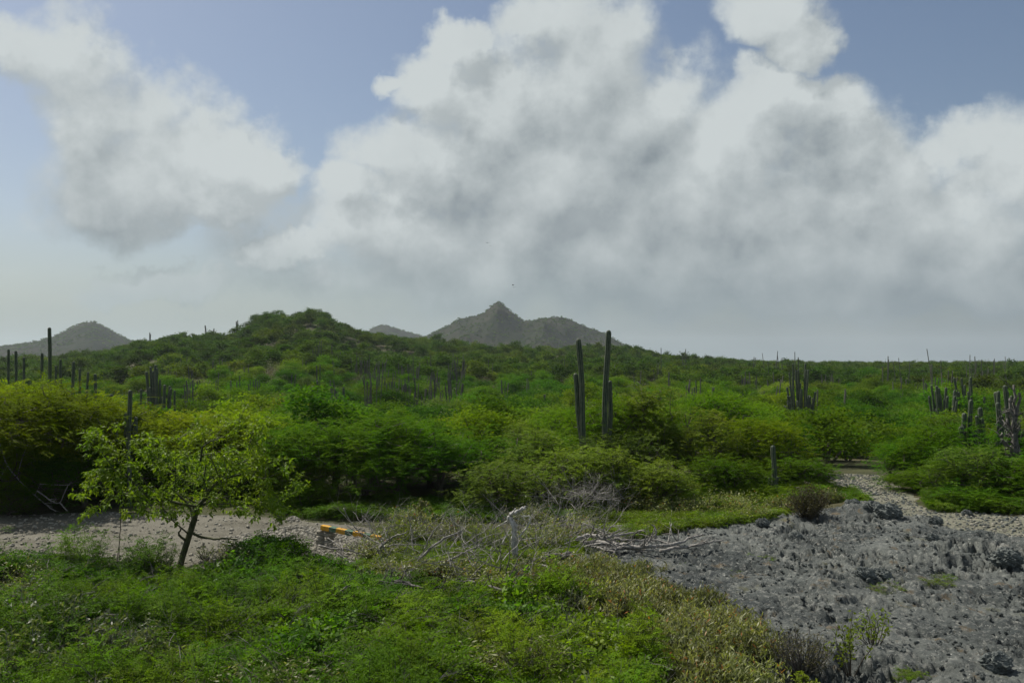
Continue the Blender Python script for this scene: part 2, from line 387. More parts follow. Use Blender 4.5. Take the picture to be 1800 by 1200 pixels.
M['gravel'] = road_mat('gravelly_dirt', (0.11, 0.11, 0.08), (0.165, 0.165, 0.125), (0.27, 0.27, 0.22))
def rock_mat():
    m, n = newmat('weathered_limestone'); g = n.node('ShaderNodeNewGeometry'); ps = g.outputs['Position']
    a = n.ramp(n.noise(ps, 0.45, 6, 0.6), 0.34, 0.64)
    c = n.mix(a, (0.038, 0.046, 0.046), (0.122, 0.133, 0.124))
    f = n.noise(ps, 9, 9, 0.8); c = n.mix(n.ramp(f, 0.51, 0.62), c, (0.23, 0.235, 0.215))
    c = n.mix(n.ramp(n.noise(ps, 3.2, 7, 0.7), 0.52, 0.66, 0, 0.9), c, (0.026, 0.032, 0.034))
    c = n.mix(n.ramp(n.noise(ps, 0.9, 6, 0.7), 0.60, 0.70, 0, 0.8), c, (0.085, 0.085, 0.036))
    c = n.mix(n.ramp(n.noise(ps, 1.7, 6, 0.7), 0.58, 0.66, 0, 0.7), c, (0.125, 0.095, 0.055))
    c = n.mix(n.ramp(n.noise(ps, 1.1, 5, 0.65, 0.3), 0.60, 0.70, 0, 0.7), c, (0.24, 0.245, 0.225))
    c = n.mix(n.ramp(n.noise(ps, 30, 4, 0.75), 0.62, 0.70, 0, 0.9), c, (0.62, 0.62, 0.58))  # white flecks: glints of light painted into the rock colour
    p = n.node('ShaderNodeBsdfPrincipled'); n.l.new(c, p.inputs['Base Color']); p.inputs['Roughness'].default_value = 0.85; p.inputs['Specular IOR Level'].default_value = 0.2
    bp = n.node('ShaderNodeBump'); bp.inputs['Strength'].default_value = 1.0; bp.inputs['Distance'].default_value = 0.05
    n.l.new(n.noise(ps, 24, 8, 0.75), bp.inputs['Height']); n.l.new(bp.outputs[0], p.inputs['Normal']); finish(n, p.outputs[0]); return m
M['rock'] = rock_mat()
def hill_mat(name, c1, c2, c3):
    m, n = newmat(name); g = n.node('ShaderNodeNewGeometry'); ps = g.outputs['Position']
    a = n.ramp(n.noise(ps, 0.012, 5, 0.6), 0.38, 0.62); c = n.mix(a, c1, c2)
    c = n.mix(n.ramp(n.noise(ps, 0.12, 5, 0.7), 0.5, 0.62), c, c3)
    p = n.node('ShaderNodeBsdfPrincipled'); n.l.new(c, p.inputs['Base Color']); p.inputs['Roughness'].default_value = 1.0; p.inputs['Specular IOR Level'].default_value = 0.0
    finish(n, p.outputs[0]); return m
M['hill'] = hill_mat('dry_hillside', (0.036, 0.034, 0.024), (0.026, 0.031, 0.018), (0.018, 0.026, 0.013))

# ------------------------------------------------------------------ terrain
CREST_U = [-700, 0, 100, 200, 250, 300, 400, 430, 446, 466, 490, 512, 528, 546, 568, 582, 600, 650, 700, 750, 800, 870, 950, 1000, 1060, 1100, 1150, 1200, 1300, 1450, 1800, 2500]
CREST_V = [634, 632, 629, 612, 598, 591, 588, 574, 559, 550, 547, 551, 548, 544, 548, 560, 570, 585, 592, 596, 602, 609, 614, 609, 606, 609, 619, 628, 635, 640, 641, 641]
DH = 300.0
def az_u(x, y):
    a = np.arctan2(x, y); a = np.clip(a, -0.75, 0.75); return a, 900 + F * np.tan(a)
def height(x, y, fine=True):
    x = np.asarray(x, float); y = np.asarray(y, float)
    r = np.hypot(x, y); a, u = az_u(x, y)
    vc = np.interp(u, CREST_U, CREST_V)
    D = DH * (1 + 0.10 * fbm(a * 3, a * 0, 1.0, 2, 5))
    zc = CAMZ + (641 - vc) / F * D * np.cos(a) - 2.7
    front = np.abs(np.arctan2(x, y)) < 1.3
    t = np.clip((r - 75) / (D - 75), 0, 1)
    zh = (zc + 1.6) * (0.55 * t ** 1.25 + 0.45 * smooth(t, 0, 1))
    back = 1 - smooth(r, D, D * 2.0); floor_back = np.where(zc > 3, 0.0, 1.0)
    far_z = 1.3
    zz = -1.6 * smooth(r, 26, 62)
    rise = np.where(r <= D, zh, (zc + 1.6) * back + (far_z + 1.6) * (1 - back))
    rise = np.where(front, rise, 1.6 * smooth(r, 75, 300))
    z = zz + rise
    bumps = fbm(x, y, 0.03, 4, 11) * np.clip((r - 60) / 120, 0, 1) * np.clip(2.6 * (zc + 2) / 12, 0.3, 3.2) * (1 - 0.85 * smooth(r, D * 0.85, D)) * (1 - smooth(r, D, D * 1.1))
    z = z + bumps
    if fine: z = z + 0.06 * fbm(x, y, 0.35, 3, 3) * smooth(r, 4, 12)
    z = z + 0.22 * np.exp(-(((x - G(1505, 900)[0]) / 0.9) ** 2 + ((y - G(1505, 900)[1]) / 0.7) ** 2))
    # the bank the photographer stands on
    z = z + 1.9 * (1 - smooth(r, 1.5, 6.5))
    return z
def Hs(x, y): return float(height(np.array([x]), np.array([y]))[0])

def inpoly(u, v, poly):
    u = np.asarray(u); v = np.asarray(v); r = np.zeros(u.shape, bool); n_ = len(poly)
    for i in range(n_):
        x1, y1 = poly[i]; x2, y2 = poly[(i + 1) % n_]
        if y1 == y2: continue
        c = ((y1 > v) != (y2 > v)) & (u < (x2 - x1) * (v - y1) / (y2 - y1) + x1); r ^= c
    return r
ROAD = [(-1600, 898), (-300, 900), (0, 903), (150, 900), (300, 903), (530, 912), (640, 922), (700, 938), (690, 985), (620, 1003), (420, 1040), (300, 1040), (100, 1010), (0, 1000), (-300, 1000), (-1600, 1010)]
ROCK = [(985, 985), (1010, 962), (1150, 935), (1280, 920), (1400, 905), (1480, 900), (1500, 880), (1560, 882), (1590, 905), (1650, 925), (1800, 958), (2400, 975), (5200, 1000), (5200, 3000), (1100, 3000), (1080, 1400), (1180, 1230), (1200, 1160), (1270, 1120), (1230, 1070), (1180, 1045), (1100, 1015)]
TRACK = [(1440, 826), (1540, 826), (1575, 862), (1625, 893), (1800, 905), (2400, 915), (5200, 915), (5200, 1000), (2400, 975), (1800, 958), (1650, 925), (1585, 905), (1525, 885), (1500, 862), (1440, 850)]
def zones(x, y):
    r = np.hypot(x, y)
    jx = x + 0.35 * fbm(x, y, 1.1, 4, 21); jy = y + 0.45 * fbm(x, y, 1.1, 4, 22)
    u, v = to_pix(jx, np.maximum(jy, 0.6), np.zeros_like(x))
    z = np.zeros(x.shape, int)
    ok = (jy > 1.2)
    z[ok & inpoly(u, v, ROCK)] = 2; z[ok & inpoly(u, v, ROAD)] = 1; z[ok & inpoly(u, v, TRACK)] = 3
    return z
# polar sheet, fine in front of the camera
am = 0.62
ang = np.concatenate([np.linspace(-math.pi, -am, 90)[:-1], np.linspace(-am, am, 760), np.linspace(am, math.pi, 90)[1:-1]])
rad = np.concatenate([[0.05, 0.5, 1.2, 2.2, 3.4, 4.6], np.exp(np.arange(math.log(5.6), math.log(27), 0.0042)), np.exp(np.arange(math.log(27), math.log(3600), 0.022))])
A_, R_ = np.meshgrid(ang, rad); X = R_ * np.sin(A_); Y = R_ * np.cos(A_)
X[0] = X[0] * 0.2; Y[0] *= 0.2
Z = height(X, Y)
zn = zones(X, Y)
# karst relief on the rock, ruts and stones' bedding on dirt
rockm = zn == 2
ks = smooth(R_, 4, 7)
rough_ = 0.35 + 0.65 * smooth(fbm(X, Y, 0.55, 3, 34), -0.25, 0.35)
pit = smooth(fbm(X, Y, 2.2, 5, 51, 0.62), 0.10, 0.42)
pit2 = smooth(fbm(X, Y, 7.5, 4, 57, 0.65), 0.12, 0.5)
rg1 = 1 - np.abs(fbm(X + 0.15 * fbm(X, Y, 2, 2, 35), Y, 4.2, 4, 41, 0.62)) * 2.4; rg2 = 1 - np.abs(fbm(X, Y, 13, 3, 61, 0.7)) * 2.2
rel = 0.12 * fbm(X, Y, 0.8, 3, 31) + (0.075 * rg1 + 0.042 * rg2 - 0.26 * pit - 0.10 * pit2) * rough_ + 0.12 * fbm(X, Y, 0.33, 2, 71)
edge = zn.astype(float) * 0; edge[rockm] = 1
for _ in range(6):
    edge = (edge + np.roll(edge, 1, 0) + np.roll(edge, -1, 0) + np.roll(edge, 1, 1) + np.roll(edge, -1, 1)) / 5
Z = Z + rel * np.clip(edge * 1.2 - 0.1, 0, 1) * ks * (R_ < 40)
dm = (zn == 1) | (zn == 3)
Z = Z + dm * (0.018 * fbm(X, Y, 3, 4, 81, 0.6) + 0.010 * fbm(X, Y, 18, 2, 82)) * (R_ < 60)
rut = np.exp(-((Y - 18.4 - 0.25 * np.sin(X * 0.25)) / 0.22) ** 2) + np.exp(-((Y - 20.0 - 0.25 * np.sin(X * 0.25)) / 0.22) ** 2)
Z = Z - (zn == 1) * rut * 0.05
nR, nA = X.shape
V = np.stack([X, Y, Z], -1).reshape(-1, 3)
ii = np.arange(nR - 1)[:, None]; jj = np.arange(nA)[None]; j2 = (jj + 1) % nA
Qall = np.stack([ii * nA + jj, (ii + 1) * nA + jj, (ii + 1) * nA + j2, ii * nA + j2], -1)[:, :, ::-1]
zq = zn[:-1, :]
def zone_obj(code, name, mat, label, cat=None):
    q = Qall[zq == code].reshape(-1, 4); used, inv = np.unique(q, return_inverse=True)
    m = mesh(name, V[used], inv.reshape(-1, 4), mat, smoothf=True); o = obj(name, m); tag(o, label, None, kind='structure'); return o
zone_obj(0, 'ground', M['ground'], 'brown soil ground under the scrub running to the horizon')
zone_obj(1, 'dirt_road', M['road'], 'pale dirt road strewn with pebbles behind the young tree')
zone_obj(2, 'rocky_ground', M['rock'], 'grey pitted limestone ground in the right foreground')
zone_obj(3, 'gravel_track', M['gravel'], 'pale gravel track leading away between the right hand bushes')

# ------------------------------------------------------------------ mountains
def mountain(name, D, prof, W0, W1, label, seed, u0, u1):
    us, vs = zip(*prof)
    a0, a1 = math.atan((u0 - 900) / F), math.atan((u1 - 900) / F)
    aa = np.linspace(a0, a1, 260); tt = np.linspace(-1, 1, 110)
    def hf(a, r):
        u = 900 + F * np.tan(a)
        xx, yy = r * np.sin(a), r * np.cos(a)
        wob = fbm(xx, yy, 0.006, 3, seed) * 0.25
        t = (r - D) / np.where(r < D, W0, W1)
        v = np.interp(u, us, vs, left=vs[0], right=vs[-1])
        zc = CAMZ + (641 - v) / F * D * np.cos(a) - 1.5
        side = np.minimum(smooth(u, u0, us[0] + 8), 1 - smooth(u, us[-1] - 8, u1))
        at = np.clip(np.abs(t), 0, 1)
        gul = (1 - np.abs(fbm(xx * 1.0, yy * 0.35, 0.013, 4, seed + 3))) 
        prf = (1 - at ** 1.15) + (gul - 0.82) * 0.95 * at * (1 - at) * 2.4 + wob * at * (1 - at) * 1.2
        z = zc * prf * side
        z = z + 1.2 * fbm(xx, yy, 0.05, 4, seed + 5) * side * (1 - 0.4 * (at < 0.05))
        return np.where(at >= 1, -4, z) - 3 * at ** 3
    Aa, Tt = np.meshgrid(aa, tt); Rr = D + np.where(Tt < 0, Tt * W0, Tt * W1)
    Zz = hf(Aa, Rr); VV = np.stack([Rr * np.sin(Aa), Rr * np.cos(Aa), Zz], -1).reshape(-1, 3)
    nr, na = Aa.shape; i = np.arange(nr - 1)[:, None]; j = np.arange(na - 1)[None]
    Q = np.stack([i * na + j, i * na + j + 1, (i + 1) * na + j + 1, (i + 1) * na + j], -1).reshape(-1, 4)
    o = obj(name, mesh(name, VV, Q, M['hill'], smoothf=True)); tag(o, label, kind='structure')
    rng = np.random.default_rng(seed); N = int((a1 - a0) * D * (W0 * 0.95 + 40) / 26)
    pa = rng.uniform(a0, a1, N); pr = D + rng.uniform(-W0 * 0.95, 40, N)
    pz = hf(pa, pr); px, py = pr * np.sin(pa), pr * np.cos(pa)
    keep = (pz > 1) & (rng.random(N) < 0.42 + 0.55 * fbm(px, py, 0.012, 3, seed + 9) + 0.25 * (np.abs(pr - D) < 25))
    return np.stack([px, py, pz], -1)[keep]
mt_pts = []
mt_pts.append(mountain('mountain', 1150, [(738, 596), (760, 585), (790, 570), (808, 558), (830, 556), (848, 552), (858, 543), (867, 534), (874, 529), (881, 532), (892, 541), (905, 553), (918, 563), (935, 563), (955, 558), (972, 556), (990, 556), (1005, 561), (1022, 570), (1045, 578), (1062, 584), (1080, 594), (1100, 607), (1130, 618), (1200, 632)], 330, 300,
    'bare brown conical mountain in the middle of the skyline', 101, 690, 1290))
mt_pts.append(mountain('mountain', 1700, [(600, 600), (640, 588), (655, 575), (668, 570), (680, 571), (700, 578), (722, 584), (745, 591), (775, 600)], 300, 300,
    'small far peak between the green hill and the brown mountain', 131, 560, 850))
mt_pts.append(mountain('mountain', 1450, [(-300, 618), (-100, 612), (0, 609), (50, 602), (90, 592), (115, 580), (132, 571), (147, 565), (165, 565), (180, 572), (205, 586), (230, 597), (255, 608), (300, 622)], 360, 300,
    'grey pointed mountain at the far left of the skyline', 161, -420, 380))

# ------------------------------------------------------------------ plant prototypes
def crown_targets(R, Hc, zb, nT, rng, flat=0.8, lobes=3):
    """points on irregular umbrella layers"""
    lob = [(rng.uniform(-0.5, 0.5) * R, rng.uniform(-0.5, 0.5) * R, rng.uniform(0.45, 0.8) * R, rng.uniform(0.72, 1.0)) for _ in range(lobes)] + [(0, 0, R * 0.75, 1.0)]
    pts = []
    while len(pts) < nT:
        x0, y0, rr, hh = lob[rng.integers(len(lob))]
        a = rng.uniform(0, 2 * math.pi); s = math.sqrt(rng.random()); k = rng.random()
        top = zb + (Hc - zb) * hh * math.sqrt(max(0, 1 - (s * 0.97) ** 2.6))
        low = zb + (Hc - zb) * 0.15
        z = top if k < 0.62 else low + (top - low) * rng.random() ** 0.6
        x, y = x0 + math.cos(a) * s * rr, y0 + math.sin(a) * s * rr
        pts.append((x, y, z + rng.normal(0, 0.04 * Hc)))
    return np.array(pts)
def fine_sprays(T, D, nper, nl, slen, ll, lw, rng, spread=0.22, flat=0.35):
    """feathery sprays: leaflets set along short twigs that leave every target"""
    n_ = len(T) * nper
    base = np.repeat(T, nper, 0) + rng.normal(0, spread, (n_, 3)) * [1, 1, 0.55]
    d = np.repeat(D, nper, 0) * 0.5 + rvec(rng, n_, flat) * 0.9 + [0, 0, 0.08]; d /= np.linalg.norm(d, axis=1)[:, None]
    sl_ = slen * rng.uniform(0.6, 1.3, n_)
    up = np.array([0, 0, 1.0]); side = np.cross(d, up + rng.normal(0, 0.35, (n_, 3))); side /= np.linalg.norm(side, axis=1)[:, None]
    s = (np.arange(nl) + 0.5) / nl
    C = base[:, None] + d[:, None] * (s[None, :, None] * sl_[:, None, None]) - up * (s ** 2)[None, :, None] * sl_[:, None, None] * 0.28
    sg = np.where(np.arange(nl) % 2 == 0, 1, -1)[None, :, None]
    LD = side[:, None] * sg + d[:, None] * 0.55 + rng.normal(0, 0.2, (n_, nl, 3))
    env = (1 - 0.6 * np.abs(s - 0.4))[None, :] * np.ones((n_, 1)) * rng.uniform(0.7, 1.25, (n_, nl))
    C = C + side[:, None] * sg * (ll * 0.45)
    V, Q = leafq(C.reshape(-1, 3), LD.reshape(-1, 3), ll * env.ravel(), lw * env.ravel(), rng, tilt=0.35)
    tn = np.clip(np.repeat(rng.random(n_), nl) * 0.6 + rng.random(n_ * nl) * 0.4, 0, 1)
    return V, Q, tn
def thorn_proto(seed, R, Hc, nT, nper, nl, ll, lw, mat='thorn', slen=0.34, zb=0.25, trunk_r=0.12, lobes=3, open_=0.22):
    rng = np.random.default_rng(seed)
    T = crown_targets(R, Hc, zb * Hc, nT, rng, lobes=lobes)
    lean = rng.normal(0, 0.12, 2); tp = [(0, 0, -0.25), (lean[0] * .3, lean[1] * .3, 0.12 * Hc), (lean[0], lean[1], 0.3 * Hc)]
    sk, D = skeleton(tp, T, rng, step=0.35 * R / 1.8, tip=0.0065, rmax=trunk_r)
    V, Q, tn = fine_sprays(T, D, nper, nl, slen, ll, lw, rng, spread=open_)
    sp = Soup(); sp.add(V, Q, tn)
    return sp.mesh('thorn_crown', M[mat]), sk.mesh('thorn_trunk', M['bark']), (V, Q, tn), sk
def lod_proto(name, seed, R, Hc, nT, per, ls, mat, zb=0.12, trunk=True, lobes=3, spread=0.24):
    rng = np.random.default_rng(seed); T = crown_targets(R, Hc, zb * Hc, nT, rng, lobes=lobes)
    n_ = nT * per; C = np.repeat(T, per, 0) + rng.normal(0, spread, (n_, 3)) * [1, 1, 0.6]
    C[:, 2] = np.maximum(C[:, 2], 0.05)
    V, Q = leafq(C, rvec(rng, n_, 0.4), ls * rng.uniform(0.6, 1.4, n_), ls * 0.55, rng, tilt=0.5)
    tn = np.clip(np.repeat(rng.random(nT), per) * 0.65 + rng.random(n_) * 0.35, 0, 1)
    sp = Soup(); sp.add(V, Q, tn, 0)
    if trunk:
        for k in range(5):
            e = T[rng.integers(nT)]; mid = e * [0.35, 0.35, 0.5]
            V, Q = tube([(0, 0, -0.2), mid, e], [0.06, 0.04, 0.012], 3, cap=False); sp.add(V, Q, rng.random(), 1)
    return sp.mesh(name, [M[mat], M['bark']])

NEAR = [thorn_proto(200 + i, R, H_, nT, 8, 22, 0.070, 0.030, zb=0.08) for i, (R, H_, nT) in enumerate([(2.0, 2.5, 230), (1.7, 2.1, 190), (2.3, 2.3, 240), (1.5, 1.6, 150), (1.8, 2.7, 210)])]
OLV = [thorn_proto(230 + i, R, H_, nT, 7, 14, 0.062, 0.042, 'olive', slen=0.26, zb=0.08, open_=0.17) for i, (R, H_, nT) in enumerate([(1.6, 2.0, 200), (1.3, 1.5, 160), (1.5, 2.6, 190)])]
MID = [lod_proto('mid_bush', 260 + i, R, H_, nT, 42, 0.15, 'thorn') for i, (R, H_, nT) in enumerate([(1.9, 2.0, 110), (1.6, 1.7, 90), (2.2, 1.9, 120), (1.3, 1.3, 70), (1.6, 2.4, 90), (2.4, 1.6, 120)])]
MIDO = [lod_proto('mid_bush', 280 + i, R, H_, nT, 42, 0.14, 'olive') for i, (R, H_, nT) in enumerate([(1.6, 1.9, 90), (1.3, 1.5, 70)])]
FARB = [lod_proto('far_bush', 300 + i, R, H_, nT, 17, 0.32, 'far', trunk=False, spread=0.26) for i, (R, H_, nT) in enumerate([(2.1, 2.3, 60), (1.8, 1.8, 50), (2.5, 2.1, 70), (1.6, 2.7, 50), (2.6, 1.7, 60)])]

# ------------------------------------------------------------------ scatter through geometry nodes (only for what nobody could count)
def scatter(name, pts, protos, scl, tone, label, seed=0, tiltmax=0.1, idx=None, zrot=True, rot=None, sz=None):
    rng = np.random.default_rng(seed + 7000); N = len(pts)
    c = bpy.data.collections.new(name + "_kinds")
    for i, m in enumerate(protos):
        o = bpy.data.objects.new("%s_kind.%03d" % (name, i), m); c.objects.link(o)
    m = bpy.data.meshes.new(name); m.vertices.add(N); m.vertices.foreach_set('co', np.asarray(pts, np.float32).ravel())
    if rot is None:
        rot = np.stack([rng.uniform(-tiltmax, tiltmax, N), rng.uniform(-tiltmax, tiltmax, N), rng.uniform(0, 2 * math.pi, N)], -1)
    sc3 = np.repeat(np.asarray(scl, float)[:, None], 3, 1)
    if sz is not None: sc3[:, 2] *= sz
    for nm, typ, val in (('rot', 'FLOAT_VECTOR', rot), ('scl', 'FLOAT_VECTOR', sc3)):
        a = m.attributes.new(nm, typ, 'POINT'); a.data.foreach_set('vector', np.asarray(val, np.float32).ravel())
    a = m.attributes.new('tone', 'FLOAT', 'POINT'); a.data.foreach_set('value', np.asarray(tone, np.float32))
    a = m.attributes.new('pick', 'INT', 'POINT'); a.data.foreach_set('value', np.asarray(rng.integers(0, len(protos), N) if idx is None else idx, np.int32))
    o = bpy.data.objects.new(name, m); link(o)
    t = bpy.data.node_groups.new(name, 'GeometryNodeTree'); t.is_modifier = True
    t.interface.new_socket("Geometry", in_out='INPUT', socket_type='NodeSocketGeometry'); t.interface.new_socket("Geometry", in_out='OUTPUT', socket_type='NodeSocketGeometry')
    N_ = t.nodes; L_ = t.links
    gi = N_.new('NodeGroupInput'); go = N_.new('NodeGroupOutput'); ip = N_.new('GeometryNodeInstanceOnPoints'); ci = N_.new('GeometryNodeCollectionInfo')
    ci.inputs['Collection'].default_value = c; ci.inputs['Separate Children'].default_value = True; ci.inputs['Reset Children'].default_value = True
    def na(nm, typ):
        k = N_.new('GeometryNodeInputNamedAttribute'); k.data_type = typ; k.inputs[0].default_value = nm; return k.outputs[0]
    L_.new(gi.outputs[0], ip.inputs['Points']); L_.new(ci.outputs[0], ip.inputs['Instance']); ip.inputs['Pick Instance'].default_value = True
    L_.new(na('pick', 'INT'), ip.inputs['Instance Index'])
    er = N_.new('FunctionNodeEulerToRotation'); L_.new(na('rot', 'FLOAT_VECTOR'), er.inputs[0]); L_.new(er.outputs[0], ip.inputs['Rotation'])
    L_.new(na('scl', 'FLOAT_VECTOR'), ip.inputs['Scale']); L_.new(ip.outputs[0], go.inputs[0])
    md = o.modifiers.new("scatter", 'NODES'); md.node_group = t
    tag(o, label, None, kind='stuff'); return o

# ------------------------------------------------------------------ scrub: nearest bushes as things, the rest as a mass
rng = np.random.default_rng(42)
def jitter_polar(r0, r1, amax, spf):
    out = []; r = r0
    while r < r1:
        s = spf(r); k = max(1, int(2 * amax * r / s)); a = (np.arange(k) + rng.uniform(0, 1, k)) / k * 2 * amax - amax
        rr = r + rng.uniform(0, 1, k) * s; out.append(np.stack([rr * np.sin(a), rr * np.cos(a)], -1)); r += s * 0.95
    return np.concatenate(out)
pl = jitter_polar(26.5, 340, 0.68, lambda r: 2.35 + r * 0.004)
u_, v_ = to_pix(pl[:, 0], pl[:, 1], np.zeros(len(pl)))
r_ = np.hypot(pl[:, 0], pl[:, 1])
zz_ = zones(pl[:, 0], pl[:, 1])
keep = (zz_ != 3) & ~((r_ < 31) & (u_ > 1430) & (u_ < 1570))
brownpatch = ((u_ > 965) & (u_ < 1075) & (r_ > 215) & (r_ < 300)) & (rng.random(len(pl)) < 0.85)
dens_ = fbm(pl[:, 0], pl[:, 1], 0.05, 3, 77)
keep &= ~brownpatch & (rng.random(len(pl)) < 0.84 + 0.7 * dens_)
# keep the bank of the road (handled by hand) free on the left
keep &= ~((r_ < 27.8) & (u_ < 1330))
pl = pl[keep]; u_ = u_[keep]; r_ = r_[keep]
z_ = height(pl[:, 0], pl[:, 1])
order = np.argsort(r_); pl, u_, r_, z_ = pl[order], u_[order], r_[order], z_[order]
scl_ = (0.62 + 0.75 * rng.random(len(pl)) ** 1.6) * np.where(r_ < 60, 0.92, 1.0); tone_ = np.clip(0.09 + 0.45 * fbm(pl[:, 0], pl[:, 1], 0.045, 3, 91) + rng.normal(0, 0.14, len(pl)), 0, 0.95)
tone_ += 0.45 * ((u_ < 520) & (r_ < 40))
NTH = 262
vis = np.where((u_ > -60) & (u_ < 1860))[0]; th = vis[:NTH]; thset = np.zeros(len(pl), bool); thset[th] = True
def sector(u, r):
    cols = [(130, 'at the left edge'), (280, 'around the branching cactus'), (420, 'behind the young tree'), (560, 'below the green hilltop'), (700, 'below the cactus field'), (850, 'behind the central thicket'), (1000, 'left of the tall twin cacti'),
            (1120, 'behind the tall twin cacti'), (1240, 'behind the loose olive bush'), (1350, 'above the lone low cactus'), (1460, 'below the big skyline cactus clump'), (1570, 'straight behind the gravel track'), (1690, 'left of the stout cactus clump'), (9999, 'at the right edge')]
    c = [t for k, t in cols if u < k][0]
    b = 'first scrub row' if r < 31 else 'second scrub row' if r < 36 else 'third scrub row' if r < 42 else 'fourth scrub row' if r < 48 else 'farther scrub'
    return b, c
def place_parts(proto, name, loc, rz, sc, tone, label, cat, group=None, names=('crown', 'trunk')):
    t = empty(name, loc, rz); tag(t, label, cat, group)
    for nm, m in zip(names, proto[:2]):
        o = obj(nm, m, t, sc=sc); o['tone'] = float(tone)
    return t
for i in th:
    b, c = sector(u_[i], r_[i]); olive = rng.random() < 0.22
    s = float(scl_[i])
    kindw = ('large ' if s > 1.0 else 'low ' if s < 0.72 else 'middling ') + ('olive' if olive else ('yellow green' if tone_[i] > 0.42 else 'fresh green' if tone_[i] > 0.22 else 'deep green')) + ' thorn bush, ' + b + ' ' + c; loc = (pl[i, 0], pl[i, 1], z_[i]); rz = rng.uniform(0, 6.28)
    grp = 'thorn bushes of the near scrub'
    if r_[i] < 37:
        place_parts(OLV[rng.integers(3)] if olive else NEAR[rng.integers(1, 4)], 'thorn_bush', loc, rz, s * np.array([1, 1, 0.92]), tone_[i], kindw, 'bush', grp)
    else:
        o = obj('thorn_bush', MIDO[rng.integers(2)] if olive else MID[rng.integers(6)], None, loc, (0, 0, rz), (s * 1.05, s * 1.05, s)); o['tone'] = float(tone_[i]); tag(o, kindw, 'bush', grp)
rest = ~thset
m1_ = rest & (r_ < 130); m2_ = rest & (r_ >= 130)
DRYB = [lod_proto('mid_bush', 290 + i, 1.3, 1.5, 60, 26, 0.10, mt) for i, mt in enumerate(('grey', 'brownleaf'))]
scatter('scrub', np.column_stack([pl[m1_], z_[m1_]]), MID + MIDO + MID[:3] + DRYB, scl_[m1_], tone_[m1_], 'mass of green thorn scrub covering the plain beyond the near bushes', 1)
# hillside and far plain
fp = jitter_polar(340, 2600, 0.64, lambda r: 3.2 + (r - 340) * 0.012); fr = np.hypot(fp[:, 0], fp[:, 1]); fz = height(fp[:, 0], fp[:, 1])
fs = rng.uniform(0.8, 1.35, len(fp)) * (1 + (fr - 340) / 2600)
h2 = np.column_stack([pl[m2_], z_[m2_]]); h2s = scl_[m2_] * np.where((np.abs(r_[m2_] - 285) < 30) & (rng.random(m2_.sum()) < 0.25), 1.22, 1.0); 
scatter('hillside_scrub', np.vstack([h2, np.column_stack([fp, fz])]), FARB, np.concatenate([h2s, fs]), np.concatenate([tone_[m2_] * 0.9, rng.uniform(0, 0.4, len(fp))]), 'mass of green scrub on the hill and the far plain', 2)
mp = np.vstack(mt_pts)
scatter('mountain_scrub', mp, FARB, rng.uniform(0.5, 1.05, len(mp)), rng.uniform(0, 0.3, len(mp)), 'sparse dark scrub dotted over the far mountains', 3)

# ------------------------------------------------------------------ hand placed near trees and bushes
def near(proto, u, d, hgt, R_scale, tone, name, label, cat='bush', ztop_v=None, rz=None, group=None):
    x = (u - 900) / F * d; y = d; z = Hs(x, y)
    ph = max(v.co.z for v in proto[0].vertices)
    if ztop_v is not None: hgt = P(u, ztop_v, d)[2] - z
    s = hgt / ph
    return place_parts(proto, name, (x, y, z - 0.03), rng.uniform(0, 6.28) if rz is None else rz, (R_scale, R_scale, s), tone, label, cat, group)
U0, U1 = [thorn_proto(240 + i, R, H_, nT, 8, 22, 0.070, 0.030, zb=0.48, trunk_r=0.14) for i, (R, H_, nT) in enumerate([(2.2, 2.6, 210), (2.0, 2.5, 190)])]
N0, N1, N2, N3, N4 = NEAR; O0, O1, O2 = OLV
near(U0, 55, 24.0, 0, 1.45, 0.62, 'thorn_tree', 'large thorn tree with sunlit yellow green top over black shade, at the left edge', 'tree', 648)
near(U1, -190, 24.0, 0, 1.4, 0.5, 'thorn_tree', 'thorn tree cut off by the left edge of the picture', 'tree', 640)
near(U1, 165, 25.3, 0, 1.0, 0.7, 'thorn_tree', 'yellow topped thorn tree just right of the large shaded tree', 'tree', 680)
near(N1, -20, 22.9, 0, 1.0, 0.3, 'thorn_bush', 'dark low bush in the shade under the left edge tree', 'bush', 745)
near(N3, 215, 27.5, 0, 1.2, 0.8, 'thorn_bush', 'yellow green bush right behind the branching cactus', 'bush', 712)
near(N2, 330, 29.0, 0, 1.0, 0.85, 'thorn_bush', 'bright yellow green spreading bush behind the young tree crown', 'bush', 712)
near(N2, 150, 31.5, 0, 1.1, 0.75, 'thorn_bush', 'wide yellow bush left of the branching cactus', 'bush', 696)
near(N1, 430, 27.5, 0, 1.1, 0.45, 'thorn_bush', 'green bush right behind the top of the young tree', 'bush', 735)
near(N1, 150, 23.2, 0, 0.8, 0.1, 'thorn_bush', 'shaded green bush between the left edge tree and the young tree', 'bush', 790)
near(N1, 480, 24.0, 0, 0.9, 0.45, 'thorn_bush', 'feathery green bush between the young tree and the thicket', 'bush', 775)
near(N2, 60, 27.0, 0, 1.2, 0.6, 'thorn_tree', 'yellow green tree behind the large thorn tree at the left edge', 'tree', 655)
near(N3, 60, 23.4, 0, 1.0, 0.05, 'thorn_bush', 'dark shaded bush under the large thorn tree at the left edge', 'bush', 770)
near(N3, 200, 24.6, 0, 1.0, 0.05, 'thorn_bush', 'dark shaded bush behind the left side of the young tree', 'bush', 775)
near(N3, 300, 25.0, 0, 1.0, 0.15, 'thorn_bush', 'green shaded bush right behind the young tree', 'bush', 790)
near(N3, 400, 24.4, 0, 1.0, 0.2, 'thorn_bush', 'green bush behind the right side of the young tree', 'bush', 800)
near(U0, 590, 24.6, 0, 1.0, 0.12, 'thorn_tree', 'deep green feathery tree at the left end of the central thicket', 'tree', 718)
